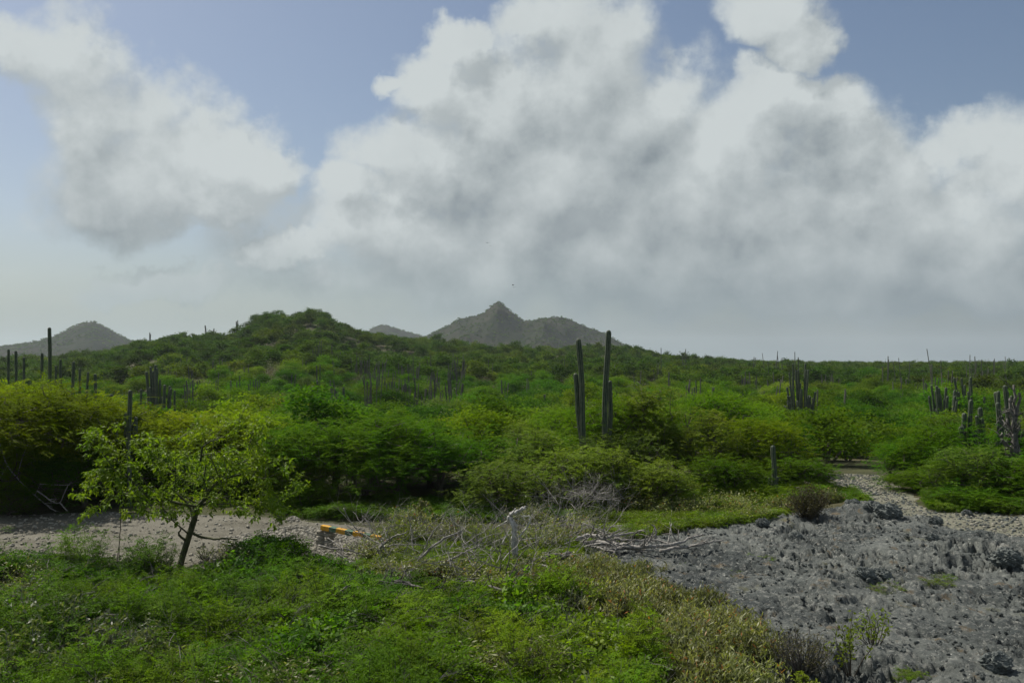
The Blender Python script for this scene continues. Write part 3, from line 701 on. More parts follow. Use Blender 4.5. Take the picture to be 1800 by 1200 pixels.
near(U1, 705, 24.8, 0, 1.1, 0.16, 'thorn_tree', 'broad deep green tree in the middle of the central thicket', 'tree', 717)
near(N4, 640, 23.6, 0, 0.75, 0.1, 'thorn_tree', 'lower front tree of the central thicket, over the painted beam', 'tree', 752)
near(U1, 775, 24.2, 0, 0.95, 0.1, 'thorn_tree', 'dark green tree overhanging the small bare whorled plant', 'tree', 758)
near(N0, 835, 26.8, 0, 0.95, 0.12, 'thorn_tree', 'smooth rounded green tree at the right end of the central thicket', 'tree', 735)
near(N3, 540, 22.6, 0, 0.6, 0.2, 'thorn_bush', 'small drooping bush at the far verge of the road', 'bush', 835)
near(N1, 560, 26.4, 0, 1.0, 0.1, 'thorn_bush', 'shaded bush deep under the left end of the central thicket', 'bush', 790)
near(N1, 660, 26.6, 0, 1.0, 0.1, 'thorn_bush', 'shaded bush deep under the middle of the central thicket', 'bush', 790)
near(N1, 760, 26.6, 0, 1.0, 0.1, 'thorn_bush', 'shaded bush deep under the right end of the central thicket', 'bush', 790)
near(N1, 850, 25.4, 0, 0.9, 0.1, 'thorn_bush', 'shaded bush in the dark gap left of the olive bushes', 'bush', 800)
near(O2, 940, 25.2, 0, 1.0, 0.25, 'olive_bush', 'olive green bush left of the tall twin cacti', 'bush', 748)
near(O0, 900, 22.6, 0, 0.85, 0.3, 'olive_bush', 'low olive bush in front of the dark thicket gap', 'bush', 800)
near(O0, 985, 23.2, 0, 0.9, 0.35, 'olive_bush', 'olive bush right at the foot of the tall twin cacti', 'bush', 778)
near(O1, 1050, 23.6, 0, 0.95, 0.3, 'olive_bush', 'dark leafed bush in front of the right cactus pair', 'bush', 768)
near(O2, 1140, 28.0, 0, 1.15, 0.35, 'olive_bush', 'tall loose bush right of the twin cacti with bare twigs', 'bush', 668)
near(O0, 1110, 25.4, 0, 0.95, 0.15, 'olive_bush', 'green leafy bush just right of the right cactus pair', 'bush', 752)
near(O2, 1235, 27.5, 0, 1.0, 0.6, 'olive_bush', 'light green bush with pale top, two bushes right of the cacti', 'bush', 712)
near(N1, 1310, 28.5, 0, 0.95, 0.55, 'thorn_bush', 'yellow green bush above the lone low cactus', 'bush', 722)
near(O1, 1170, 23.0, 0, 0.95, 0.5, 'olive_bush', 'low light olive bush behind the yellow green ground cover', 'bush', 800)
near(N3, 1270, 24.6, 0, 0.9, 0.22, 'thorn_bush', 'low green bush left of the lone low cactus', 'bush', 790)
near(N3, 1400, 26.2, 0, 0.9, 0.2, 'thorn_bush', 'low green bush right behind the lone low cactus', 'bush', 795)
near(N3, 1330, 23.8, 0, 0.6, 0.3, 'thorn_bush', 'ground hugging green bush at the foot of the lone cactus', 'bush', 845)
near(N2, 1685, 24.8, 0, 0.8, 0.32, 'thorn_bush', 'flat spreading bush at the right side of the gravel track', 'bush', 800)
near(N3, 1610, 26.0, 0, 0.75, 0.25, 'thorn_bush', 'low green bush at the bend of the gravel track', 'bush', 822)
near(N2, 1790, 24.4, 0, 0.9, 0.12, 'thorn_bush', 'dark spreading bush cut by the right edge of the picture', 'bush', 795)
near(N3, 1700, 23.0, 0, 0.75, 0.10, 'thorn_bush', 'low dark skirt of a bush above the right hand gravel', 'bush', 850)
near(O1, 20, 21.9, 0, 0.55, 0.1, 'olive_bush', 'small pale olive bush at the left edge of the road', 'bush', 845)
near(N3, 1900, 22.6, 0, 0.9, 0.1, 'thorn_bush', 'dark bush just outside the right edge of the picture', 'bush', 850)

# ------------------------------------------------------------------ cacti
def stem_mesh(L, r, bend, seed, ribs=8, segs=12, neck=0.8, detailed=True):
    rng = np.random.default_rng(seed); t = np.linspace(0, 1, segs)
    path = np.stack([bend[0] * t ** 1.6 + 0.02 * np.sin(t * 7 + seed), bend[1] * t ** 1.6, L * t], -1)
    rr = r * (neck + (1 - neck) * smooth(t, 0, 0.25)) * (1 + 0.035 * np.sin(t * 23 + seed * 2) + 0.03 * rng.uniform(-1, 1, segs))
    # rounded top
    tt = np.array([0.45, 0.75, 0.92, 1.0]); extra = [path[-1] + np.array([0, 0, r * 1.3 * q]) for q in tt]; er = [rr[-1] * math.sqrt(max(0.0, 1 - q * q)) + 0.002 for q in tt]
    path = np.vstack([path, extra]); rr = np.concatenate([rr, er])
    sides = ribs * 4 if detailed else 6
    V, Q = tube(path, rr, sides, cap=False)
    if detailed:
        th = np.arange(sides) / sides * 2 * math.pi; rib = 0.5 + 0.5 * np.cos(th * ribs)
        Vr = V.reshape(len(path), sides, 3); c = path[:, None]
        Vr = c + (Vr - c) * (0.80 + 0.24 * rib)[None, :, None]; V = Vr.reshape(-1, 3)
        return mesh('cactus_stem', V, Q, M['cactus'], smoothf=True, attr={'rib': np.tile(rib, len(path))})
    return V, Q
def cactus(loc, stems, label, cat='cactus', group=None, name='column_cactus'):
    """stems: (dx, dy, z0, length, radius, bendx, bendy)"""
    t = empty(name, loc); tag(t, label, cat, group)
    for k, (dx, dy, z0, L, r, bx, by) in enumerate(stems):
        m = stem_mesh(L, r, (bx, by), int(abs(hash((round(loc[0] * 10), k))) % 999))
        obj('stem', m, t, (dx, dy, z0))
    return t
def cact_px(stems, d, label, **kw):
    """stems as (u_base, v_base, u_top, v_top, width_px): stems rise from one root at depth d"""
    u0 = stems[0][0]; base = P(u0, stems[0][1], d); gz = Hs(base[0], d); st = []
    for k, (ub, vb, ut, vt, wpx) in enumerate(stems):
        dd = d + 0.12 * k; b = P(ub, vb, dd); tpt = P(ut, vt, dd); z0 = max(b[2], gz - 0.1) if k else gz - 0.1
        L = tpt[2] - z0; st.append((b[0] - base[0], dd - d, z0 - gz, L, wpx / 2 / F * d, tpt[0] - b[0], 0.05))
    return cactus((base[0], d, gz), st, label, **kw)
cact_px([(1028, 860, 1017.5, 601, 9.8), (1021, 790, 1011, 661, 8.6)], 25.9, 'left pair of tall cactus columns, one long and one short, rising from the olive bush')
cact_px([(1062, 860, 1069, 586, 9.6), (1071, 800, 1073.5, 674, 8.8)], 26.3, 'right pair of tall cactus columns, the tallest pointed one with a short one')
cact_px([(1360, 872, 1361, 788, 8.5), (1357, 864, 1354, 843, 7), (1363, 864, 1367, 842, 7)], 24.6, 'lone low cactus with two stubby arms at its foot, left of the brown shrub')
cact_px([(228, 775, 226, 690, 7), (222, 775, 220, 730, 6.5), (236, 775, 239, 737, 6.5), (231, 775, 233, 745, 6), (204, 775, 204, 745, 5)], 22.9, 'branching cactus with a tall middle stem between the yellow bushes on the left')
cact_px([(87, 700, 86, 579, 6)], 33, 'tallest single cactus post standing against the sky on the left')
for k, (u, vt, wv, words) in enumerate([(14, 616, 4, 'leftmost short post against the sky'), (27, 619, 4.5, 'second post from the left edge'), (41, 630, 4, 'third short post from the left edge'), (73, 623, 4.5, 'slanted post just left of the tallest post'),
                                  (106, 634, 4.5, 'post just right of the tallest post'), (128, 638, 5, 'dark post right of the yellow tree top'), (140, 650, 4, 'short post over the yellow tree top'), (153, 656, 4, 'shorter right hand post over the yellow tree'), (166, 660, 5, 'last post of the left row'), (98, 645, 3.5, 'thin post between the tallest post and its neighbour')]):
    cact_px([(u - 2 + (k * 3) % 5, 705, u, vt, wv)], 36 + (k * 7) % 9, 'cactus column, ' + words, group='cactus posts on the left skyline')
for (u, vt, d, wd, words) in [(195, 696, 33, 5, 'dark cactus stub left of the branching cactus'), (247, 686, 46, 3.5, 'small far cactus stub above the branching cactus'), (307, 688, 42, 3.5, 'small far cactus right of the tall clump'), (590, 683, 58, 4, 'left one of two short posts right of the dense cactus clump'), (604, 683, 58, 4, 'right one of two short posts right of the dense cactus clump'),
                              (1652, 790, 27, 4.5, 'short cactus post in the flat bush right of the track'), (1675, 780, 29, 4.5, 'second short cactus post in the flat bush right of the track')]:
    cact_px([(u, vt + 60, u, vt, wd)], d, words)
def clump_stems(rng, n, Hc, R, r, lean=0.12):
    st = []
    for k in range(n):
        a = rng.uniform(0, 6.28); s = R * math.sqrt(rng.random()); L = Hc * (rng.uniform(0.8, 1.04) if k < max(2, n * 0.2) else rng.uniform(0.35, 0.95) * (1 - 0.25 * s / R))
        st.append((math.cos(a) * s * 0.75, math.sin(a) * s * 0.6, -0.1, L, r * rng.uniform(0.8, 1.15), math.cos(a) * s * lean * 3 + rng.normal(0, 0.07), math.sin(a) * s * lean))
    return st
def clump(u, d, vtop, wpx, n_, r, label, seed):
    rg = np.random.default_rng(seed); x = (u - 900) / F * d; z = Hs(x, d); Hc = P(u, vtop, d)[2] - z
    return cactus((x, d, z), clump_stems(rg, n_, Hc, wpx / 2 / F * d, r), label, name='cactus_clump')
clump(281, 64, 630, 44, 22, 0.085, 'tall dark clump of cactus columns below the left hill', 1)
clump(555, 60, 668, 30, 13, 0.09, 'dense fan shaped cactus clump above the central thicket', 2)
clump(1698, 27.6, 700, 46, 9, 0.065, 'cactus clump of few stout columns left of the dead trunks', 3)
clump(1742, 28.3, 690, 44, 11, 0.062, 'second cactus clump between the stout columns and the dead trunks', 4)
clump(1405, 72, 640, 50, 40, 0.075, 'big bushy dark cactus clump on the skyline right of centre', 5)
clump(1655, 62, 664, 56, 24, 0.08, 'cactus clump above the yellow bush on the right', 6)
clump(1705, 66, 662, 56, 24, 0.08, 'cactus clump right of the one above the yellow bush', 7)
clump(1785, 28.6, 665, 60, 18, 0.062, 'cactus clump behind the dead trunks at the right edge', 8)
def far_clump(name, x, y, Hc, R, n_, seed, label, group, r=0.055):
    rg = np.random.default_rng(seed); sp = Soup()
    for (dx, dy, z0, L, rr, bx, by) in clump_stems(rg, n_, Hc, R, r):
        V, Q = stem_mesh(L, rr, (bx, by), seed, segs=4, detailed=False); sp.add(V + [dx, dy, z0], Q, rg.random())
    o = obj(name, sp.mesh(name, M['farcactus']), None, (x, y, Hs(x, y))); tag(o, label, 'cactus', group); return o
rng = np.random.default_rng(9)
def clabel(u, d, where):
    near_ = [(340, 'right of the tall dark clump'), (420, 'above the young tree'), (500, 'left of the fan shaped clump'), (600, 'around the fan shaped clump'), (650, 'at its left end'), (690, 'left of its middle'), (730, 'in its middle'), (770, 'right of its middle'), (830, 'at its right end'), (920, 'left of the twin cacti'), (1010, 'just left of the twin cacti'), (1090, 'right behind the twin cacti'), (1180, 'right of the twin cacti'), (1300, 'above the leafless grey shrub'), (1390, 'left of the bushy skyline clump'), (1480, 'right of the bushy skyline clump'), (1570, 'above the gravel track'), (1680, 'below the tallest skyline clump'), (9999, 'near the right edge')]
    return 'cactus clump ' + where + ', ' + [t for k_, t in near_ if u < k_][0] + (', front' if d < 95 else ', middle' if d < 115 else ', rear')
for k in range(38):
    if k < 26: u = rng.uniform(600, 812); d = rng.uniform(95, 135)
    else: u = rng.uniform(640, 800); d = rng.uniform(80, 95)
    x = (u - 900) / F * d
    far_clump('cactus_clump', x, d, rng.uniform(3.0, 4.8), rng.uniform(0.5, 1.5), int(rng.integers(4, 13)), 500 + k, clabel(u, d, 'in the cactus field'), 'cactus field behind the central thicket')
for k in range(14):
    u = rng.uniform(830, 1240); d = rng.uniform(80, 150); far_clump('cactus_clump', (u - 900) / F * d, d, rng.uniform(2.5, 4.0), rng.uniform(0.3, 0.9), int(rng.integers(2, 6)), 560 + k, clabel(u, d, 'on the middle slope'), 'scattered cacti on the middle slope')
for k in range(34):
    u = rng.uniform(300, 600); d = rng.uniform(75, 150); far_clump('cactus_clump', (u - 900) / F * d, d, rng.uniform(2.5, 4.0), rng.uniform(0.3, 0.8), int(rng.integers(2, 6)), 590 + k, clabel(u, d, 'on the left slope'), 'scattered cacti on the left slope')
for k in range(24):
    u = rng.uniform(1180, 1790); d = rng.uniform(70, 140); far_clump('cactus_clump', (u - 900) / F * d, d, rng.uniform(2.7, 4.2), rng.uniform(0.4, 1.2), int(rng.integers(3, 9)), 620 + k, clabel(u, d, 'on the right plain'), 'scattered cacti on the right plain')
for k, (u, d, h, wd, n_) in enumerate([(1162, 150, 4.6, 0.2, 1), (1200, 170, 5, 0.5, 3), (1322, 180, 4.4, 1.2, 5), (1355, 170, 5.2, 1.6, 9), (1380, 170, 5.0, 1.6, 9), (1400, 120, 5.5, 0.7, 4), (1555, 120, 5.2, 0.6, 4), (1588, 125, 5.0, 1.5, 8), (1655, 105, 5.4, 1.3, 10), (1640, 108, 4.4, 0.8, 5), (1705, 130, 4.9, 1.0, 7), (1722, 140, 4.4, 1.4, 7), (1748, 150, 4.5, 0.7, 4), (1772, 160, 4.4, 0.7, 4)]):
    far_clump('cactus_clump', (u - 900) / F * d, d, h * 1.22, wd, n_, 700 + k, ['lone thin cactus post on the skyline, leftmost of the right skyline', 'three thin cactus posts on the skyline right of the lone post', 'low loose cactus clump at the left of the skyline cactus thicket', 'denser cactus clump in the middle of the skyline thicket', 'dense cactus clump at the right of the skyline thicket', 'narrow cactus clump rising behind the big bushy skyline clump', 'narrow cactus clump just right of the umbrella tree on the skyline', 'wide cactus clump between umbrella tree and the tallest skyline clump', 'tallest crowded cactus clump on the right skyline', 'shorter cactus clump left against the tallest skyline clump', 'first cactus clump right of the tallest skyline clump', 'second cactus clump right of the tallest skyline clump', 'thin cactus clump near the right end of the skyline', 'last cactus clump at the right end of the skyline'][k], 'skyline cacti on the right')
for k, (u, n_, wd, lab) in enumerate([(263, 2, 0.5, 'leftmost tiny cactus on the ridge of the green hill'), (368, 6, 2.2, 'bushy little clump on the ridge left of the hilltop'), (418, 3, 0.6, 'small cactus on the ridge right below the hilltop')]):
    d = 296; x = (u - 900) / F * d; x, y = x, d; far_clump('ridge_cactus', x, y, 5.6, wd, n_, 730 + k, lab, None, r=0.2)
# ridge-top trees
for k, (u, d, s) in enumerate([(1525, 150, 1.45), (1432, 160, 1.1), (1478, 190, 1.1)]):
    x = (u - 900) / F * d; o = obj('skyline_tree', MID[(0, 4, 2)[k]], None, (x, d, Hs(x, d)), (0, 0, k), (s, s, s * 1.15)); o['tone'] = 0.0
    tag(o, ['round umbrella tree standing out on the right skyline', 'small dark tree on the skyline right of the bushy cactus clump', 'low tree on the skyline left of the umbrella tree'][k], 'tree')

rgc = np.random.default_rng(12)
for k, u in enumerate([236, 262, 452, 470, 488, 505, 522, 534, 546, 560, 574, 586, 1046, 1064, 1080, 1095, 1120]):
    a_, _ = math.atan((u - 900) / F), 0; dd = DH * (1 + 0.10 * float(fbm(np.array([a_ * 3]), np.array([0.0]), 1.0, 2, 5)[0])); x, y = dd * math.sin(a_), dd * math.cos(a_)
    s_ = rgc.uniform(0.7, 1.25); o = obj('hilltop_tree', MID[rgc.integers(6)], None, (x, y, Hs(x, y) - .2), (0, 0, rgc.uniform(0, 6)), (s_ * 1.1, s_ * 1.1, s_)); o['tone'] = 0.0
    tag(o, ['small dark tree at the left foot of the green ridge', 'dark tree where the left ridge begins to level out', 'dark tree at the steep left edge of the hilltop', 'dark crowned tree on the left shoulder of the hilltop', 'tree left of the dip in the hilltop', 'tree in the dip of the hilltop', 'tree right of the dip of the hilltop', 'tree left against the highest crown of the hilltop', 'highest dark tree on the green hilltop', 'tree right against the highest crown of the hilltop', 'dark tree near the right edge of the hilltop', 'last tree where the hilltop drops away right', 'dark tree on the ridge left of the right cactus pair', 'dark tree on the ridge right behind the right cactus pair', 'first ridge tree right of the twin cacti', 'second ridge tree right of the twin cacti', 'third ridge tree right of the twin cacti, on the falling slope'][k], 'tree', 'trees along the ridge of the green hill')

# ------------------------------------------------------------------ dead wood
def branchy(sp, p, d, L, r, rng, depth, forks=3, curl=0.25, grav=0.0, sides=5, k=6):
    pts = [np.array(p, float)]; d = np.array(d, float); d /= np.linalg.norm(d)
    for i in range(k):
        d = d + rng.normal(0, curl, 3) * 0.6 + [0, 0, -grav]; d /= np.linalg.norm(d); pts.append(pts[-1] + d * L / k)
    pts = np.array(pts); rr = r * np.linspace(1, 0.35 if depth else 0.2, len(pts))
    V, Q = tube(pts, rr, sides, rough=0.12, rng=rng); sp.add(V, Q, rng.random())
    if depth > 0:
        for f in range(forks):
            i = int(rng.integers(2, len(pts) - 1)); t = pts[i] - pts[i - 1]; t /= np.linalg.norm(t); q = rng.normal(0, 0.75, 3)
            branchy(sp, pts[i], t + q, L * rng.uniform(0.4, 0.75), rr[i] * rng.uniform(0.5, 0.75), rng, depth - 1, forks, curl, grav, max(3, sides - 1), max(3, k - 1))
def poly_branch(sp, pix, d0, d1, r0, r1, rng, twigs=0, tl=0.3):
    n_ = len(pix)
    if d0 < 3:      # heights above the ground instead of depths
        pts = np.array([G(u, v, d0 + (d1 - d0) * i / (n_ - 1)) for i, (u, v) in enumerate(pix)])
    else:
        pts = np.array([P(u, v, d0 + (d1 - d0) * i / (n_ - 1)) for i, (u, v) in enumerate(pix)])
    # smooth resample
    t = np.linspace(0, n_ - 1, n_ * 4); pts = np.stack([np.interp(t, np.arange(n_), pts[:, c]) for c in range(3)], -1)
    for _ in range(2): pts[1:-1] = (pts[:-2] + 2 * pts[1:-1] + pts[2:]) / 4
    pts[1:-1] += rng.normal(0, r0 * 0.25, pts[1:-1].shape)
    rr = np.linspace(r0, r1, len(pts)); V, Q = tube(pts, rr, 7, rough=0.10, rng=rng); sp.add(V, Q, rng.random())
    for _ in range(twigs):
        i = int(rng.integers(2, len(pts) - 1)); tt = pts[i] - pts[i - 1]; branchy(sp, pts[i], tt / np.linalg.norm(tt) + rng.normal(0, 0.7, 3) + [0, 0, .25], tl * rng.uniform(.5, 1.3), rr[i] * 0.55, rng, 1, 2, sides=4, k=4)
def deadthing(name, fn, mat, label, cat, seed=0, parts=None):
    rg = np.random.default_rng(seed); sp = Soup(); fn(sp, rg)
    V = np.concatenate(sp.V); c = V.mean(0); c[2] = V[:, 2].min(); sp.V = [v - c for v in sp.V]
    o = obj(name, sp.mesh(name, M[mat], smoothf=True), None, c); tag(o, label, cat); return o
DS = 16.5
def snag(sp, rg):
    poly_branch(sp, [(908, 996), (906, 960), (905, 935), (905, 922), (899, 914), (894, 908), (899, 902), (910, 898), (918, 893), (924, 891)], DS, DS, 0.050, 0.024, rg, 1, 0.15)
    poly_branch(sp, [(903, 975), (900, 950), (903, 925), (896, 913), (893, 908)], DS - .05, DS - .05, 0.035, 0.025, rg)
    poly_branch(sp, [(897, 905), (903, 899), (907, 893)], DS, DS - .1, 0.022, 0.008, rg)
    poly_branch(sp, [(906, 948), (918, 938), (927, 925), (932, 914), (931, 906), (918, 907)], DS, DS - 0.2, 0.020, 0.009, rg, 1, .15)
    poly_branch(sp, [(893, 914), (880, 922), (870, 927), (872, 940)], DS, DS + .1, 0.012, 0.006, rg)
    poly_branch(sp, [(882, 956), (888, 944), (895, 932)], DS - .1, DS, 0.014, 0.006, rg)
    poly_branch(sp, [(910, 950), (930, 946), (950, 944)], DS, DS - .1, 0.009, 0.004, rg)
deadthing('dead_snag', snag, 'bleached', 'twisted silver grey dead trunk with hooked top in the middle of the brush', 'dead trunk', 1)
def dead1(sp, rg):
    poly_branch(sp, [(648, 1000), (655, 980), (668, 962), (680, 950), (697, 942), (716, 934)], 16.6, 16.2, 0.032, 0.010, rg, 4, .35)
    poly_branch(sp, [(668, 962), (690, 957), (712, 956), (740, 957)], 16.5, 16.4, 0.014, 0.006, rg, 1)
    poly_branch(sp, [(672, 958), (655, 950), (640, 938), (624, 934), (606, 920)], 16.6, 17.0, 0.018, 0.006, rg, 2)
deadthing('dead_branch', dead1, 'dead', 'forked grey dead branch right of the painted beam', 'dead branch', 2)
def dead2(sp, rg):
    poly_branch(sp, [(731, 990), (745, 968), (752, 950), (764, 930), (778, 917)], 16.0, 16.2, 0.020, 0.006, rg, 2, .4)
    poly_branch(sp, [(735, 985), (760, 960), (782, 945), (800, 938), (812, 932)], 15.9, 16.1, 0.024, 0.012, rg, 3, .3)
deadthing('dead_branch', dead2, 'dead', 'V shaped pair of bare grey branches left of the twisted trunk', 'dead branch', 3)
def dead3(sp, rg):
    poly_branch(sp, [(760, 1008), (775, 992), (800, 978), (822, 968), (843, 957)], 15.3, 15.6, 0.026, 0.010, rg, 3, .3)
deadthing('dead_branch', dead3, 'dead', 'single rising dead branch just below the V shaped pair', 'dead branch', 4)
def dead4(sp, rg):
    poly_branch(sp, [(560, 958), (585, 965), (605, 962), (620, 968), (642, 975), (660, 985)], 16.8, 16.3, 0.020, 0.010, rg, 4, .35)
    poly_branch(sp, [(576, 945), (590, 955), (600, 962)], 16.9, 16.7, 0.016, 0.010, rg, 1)
    poly_branch(sp, [(592, 972), (610, 985), (625, 996), (632, 1006)], 16.3, 16.0, 0.020, 0.014, rg, 3, .3)
    poly_branch(sp, [(604, 892), (612, 910), (620, 922), (636, 940)], 17.4, 17.2, 0.008, 0.010, rg, 1)
    poly_branch(sp, [(637, 906), (648, 920), (656, 938)], 17.4, 17.2, 0.006, 0.010, rg)
deadthing('dead_branch', dead4, 'dead', 'tangle of thin dead branches lying in front of the painted beam', 'dead branch', 5)
def pile(sp, rg):
    for k in range(22):
        b = P(rg.uniform(985, 1060), rg.uniform(868, 892), 20.6 + rg.uniform(-.4, .4)); branchy(sp, b, [rg.normal(0, .7), rg.normal(0, .4), 0.7], rg.uniform(.35, 0.75), 0.010, rg, 3, 4, 0.40, 0.04, 4)
deadthing('brush_pile', pile, 'dead', 'fan of fine pale dead twigs in front of the tall cacti', 'dead brush', 6)
def fallen(sp, rg):
    poly_branch(sp, [(1020, 955), (1050, 952), (1085, 955), (1125, 962), (1165, 960), (1195, 953), (1218, 943), (1240, 939)], 0.12, 0.30, 0.055, 0.016, rg, 10, .5)
    poly_branch(sp, [(1015, 948), (1035, 940), (1060, 945), (1090, 940), (1115, 936)], 0.25, 0.35, 0.045, 0.016, rg, 9, .5)
    poly_branch(sp, [(1160, 968), (1190, 962), (1225, 958), (1250, 952), (1272, 948)], 0.10, 0.25, 0.035, 0.012, rg, 6, .4)
    poly_branch(sp, [(1060, 968), (1100, 962), (1130, 966), (1150, 968)], 0.12, 0.15, 0.030, 0.012, rg, 6, .4)
    poly_branch(sp, [(1080, 946), (1110, 950), (1150, 948), (1180, 956)], 0.3, 0.2, 0.030, 0.012, rg, 6, .4)
    for k in range(10):
        b = G(rg.uniform(1025, 1120), rg.uniform(950, 962), 0.15); branchy(sp, b, [rg.normal(0, .8), rg.normal(0, .5), 0.25], rg.uniform(.5, 1), 0.024, rg, 2, 3, 0.35, 0.05, 4)
deadthing('fallen_branches', fallen, 'dead', 'long tangle of fallen grey branches lying at the edge of the rock', 'dead branch', 7)
def hook(sp, rg):
    poly_branch(sp, [(1152, 945), (1153, 935), (1151, 926), (1146, 921)], 17.9, 17.9, 0.026, 0.010, rg)
deadthing('dead_stub', hook, 'dead', 'small curved pale stub sticking up behind the fallen branches', 'dead branch', 8)
def log1(sp, rg): poly_branch(sp, [(940, 984), (965, 978), (985, 977), (1002, 974)], 0.25, 0.25, 0.045, 0.055, rg, 1, .2)
deadthing('log', log1, 'darkdead', 'short thick grey log right of the twisted trunk', 'log', 9)
def log2(sp, rg): poly_branch(sp, [(930, 990), (945, 990), (958, 994), (966, 998)], 0.2, 0.2, 0.016, 0.018, rg, 1, .2)
deadthing('dead_branch', log2, 'dead', 'pale bleached stick lying below the short log', 'dead branch', 10)
def dk1(sp, rg):
    poly_branch(sp, [(540, 1072), (560, 1062), (585, 1055), (610, 1055)], 0.42, 0.5, 0.05, 0.03, rg, 4, .3)
deadthing('dark_branch', dk1, 'darkdead', 'dark fallen branch in the green cover below the dead brush', 'dead branch', 11)
def dk2(sp, rg):
    poly_branch(sp, [(635, 1048), (650, 1035), (680, 1020), (712, 1022), (745, 1034)], 0.35, 0.45, 0.04, 0.016, rg, 6, .5)
    poly_branch(sp, [(785, 1045), (800, 1020), (835, 1022), (880, 1035), (930, 1040)], 0.35, 0.4, 0.03, 0.014, rg, 8, .5)
    for k in range(16):
        b = G(rg.uniform(640, 960), rg.uniform(1005, 1062), 0.25); branchy(sp, b, [rg.normal(0, .9), rg.normal(0, .5), 0.28], rg.uniform(.4, .8), 0.012, rg, 2, 3, 0.35, 0.05, 4)
deadthing('dead_brush', dk2, 'darkdead', 'dark mat of dead brush across the green cover in the centre', 'dead brush', 12)
def dk3(sp, rg):
    poly_branch(sp, [(78, 1065), (95, 1052), (125, 1048), (150, 1043), (168, 1040)], 0.5, 0.6, 0.020, 0.010, rg, 1, .3)
    poly_branch(sp, [(112, 1080), (132, 1072), (150, 1066), (165, 1060)], 0.5, 0.6, 0.022, 0.010, rg, 1, .3)
deadthing('dark_branch', dk3, 'darkdead', 'two dark bare boughs showing in the green cover on the left', 'dead branch', 13)
def rootl(sp, rg):
    poly_branch(sp, [(0, 780), (10, 815), (30, 840), (60, 870), (85, 890), (98, 898)], 22.3, 21.8, 0.018, 0.012, rg, 5, .5)
    poly_branch(sp, [(30, 840), (40, 800), (52, 775)], 22.2, 22.3, 0.010, 0.005, rg, 2, .4)
    poly_branch(sp, [(65, 862), (90, 880), (105, 886), (115, 862), (120, 852)], 21.6, 21.6, 0.014, 0.008, rg, 3, .4)
    poly_branch(sp, [(105, 883), (118, 897)], 21.6, 21.3, 0.015, 0.012, rg)
    poly_branch(sp, [(70, 850), (100, 852), (122, 852)], 21.8, 21.8, 0.009, 0.006, rg, 2, .3)
deadthing('dead_branch', rootl, 'dead', 'thin white dead branches in the dark shade behind the road at the left', 'dead branch', 14)
def stick(sp, rg):
    poly_branch(sp, [(210, 995), (209, 960), (212, 925), (212, 880)], 15.8, 15.8, 0.008, 0.006, rg)
    poly_branch(sp, [(207, 1005), (206, 985), (209, 960)], 15.7, 15.8, 0.008, 0.006, rg)
deadthing('bare_stem', stick, 'bark', 'thin bare upright stem hanging below the left side of the young tree', 'stem', 15)
for k, (u, d, h, lab) in enumerate([(1255, 60, 3.0, 'leafless grey shrub on the plain right of the loose tall bush'), (440, 40, 2.2, 'grey leafless shrub behind the top of the young tree'), (475, 44, 2.2, 'pale leafless brush right of the grey shrub behind the young tree')]):
    x = (u - 900) / F * d
    def fn(sp, rg):
        for q in range(9): branchy(sp, (x + rg.normal(0, .25), d + rg.normal(0, .3), Hs(x, d) - .1), [rg.normal(0, .45), rg.normal(0, .3), 1], h * rg.uniform(.7, 1), 0.035, rg, 2, 3, 0.25, 0, 4)
    deadthing('leafless_shrub', fn, 'dead', lab, 'shrub', 30 + k)
def trunksR(sp, rg):
    for (a, b) in [((1795, 815), (1775, 700)), ((1790, 820), (1792, 690)), ((1780, 810), (1762, 760)), ((1805, 815), (1812, 680)), ((1785, 800), (1782, 676)), ((1793, 812), (1770, 735))]:
        mid = ((a[0] + b[0]) / 2 + rg.uniform(-8, 4), (a[1] + b[1]) / 2); poly_branch(sp, [a, mid, b], 26 + rg.uniform(-.2, .4), 26 + rg.uniform(-.2, .4), 0.085, 0.030, rg, 5, .5)
    poly_branch(sp, [(1790, 830), (1778, 790), (1765, 775), (1760, 772)], 26, 26, 0.05, 0.03, rg, 2, .3)
deadthing('dead_tree', trunksR, 'darkdead', 'cluster of weathered dead trunks at the right edge beside the cacti', 'dead trunk', 20)

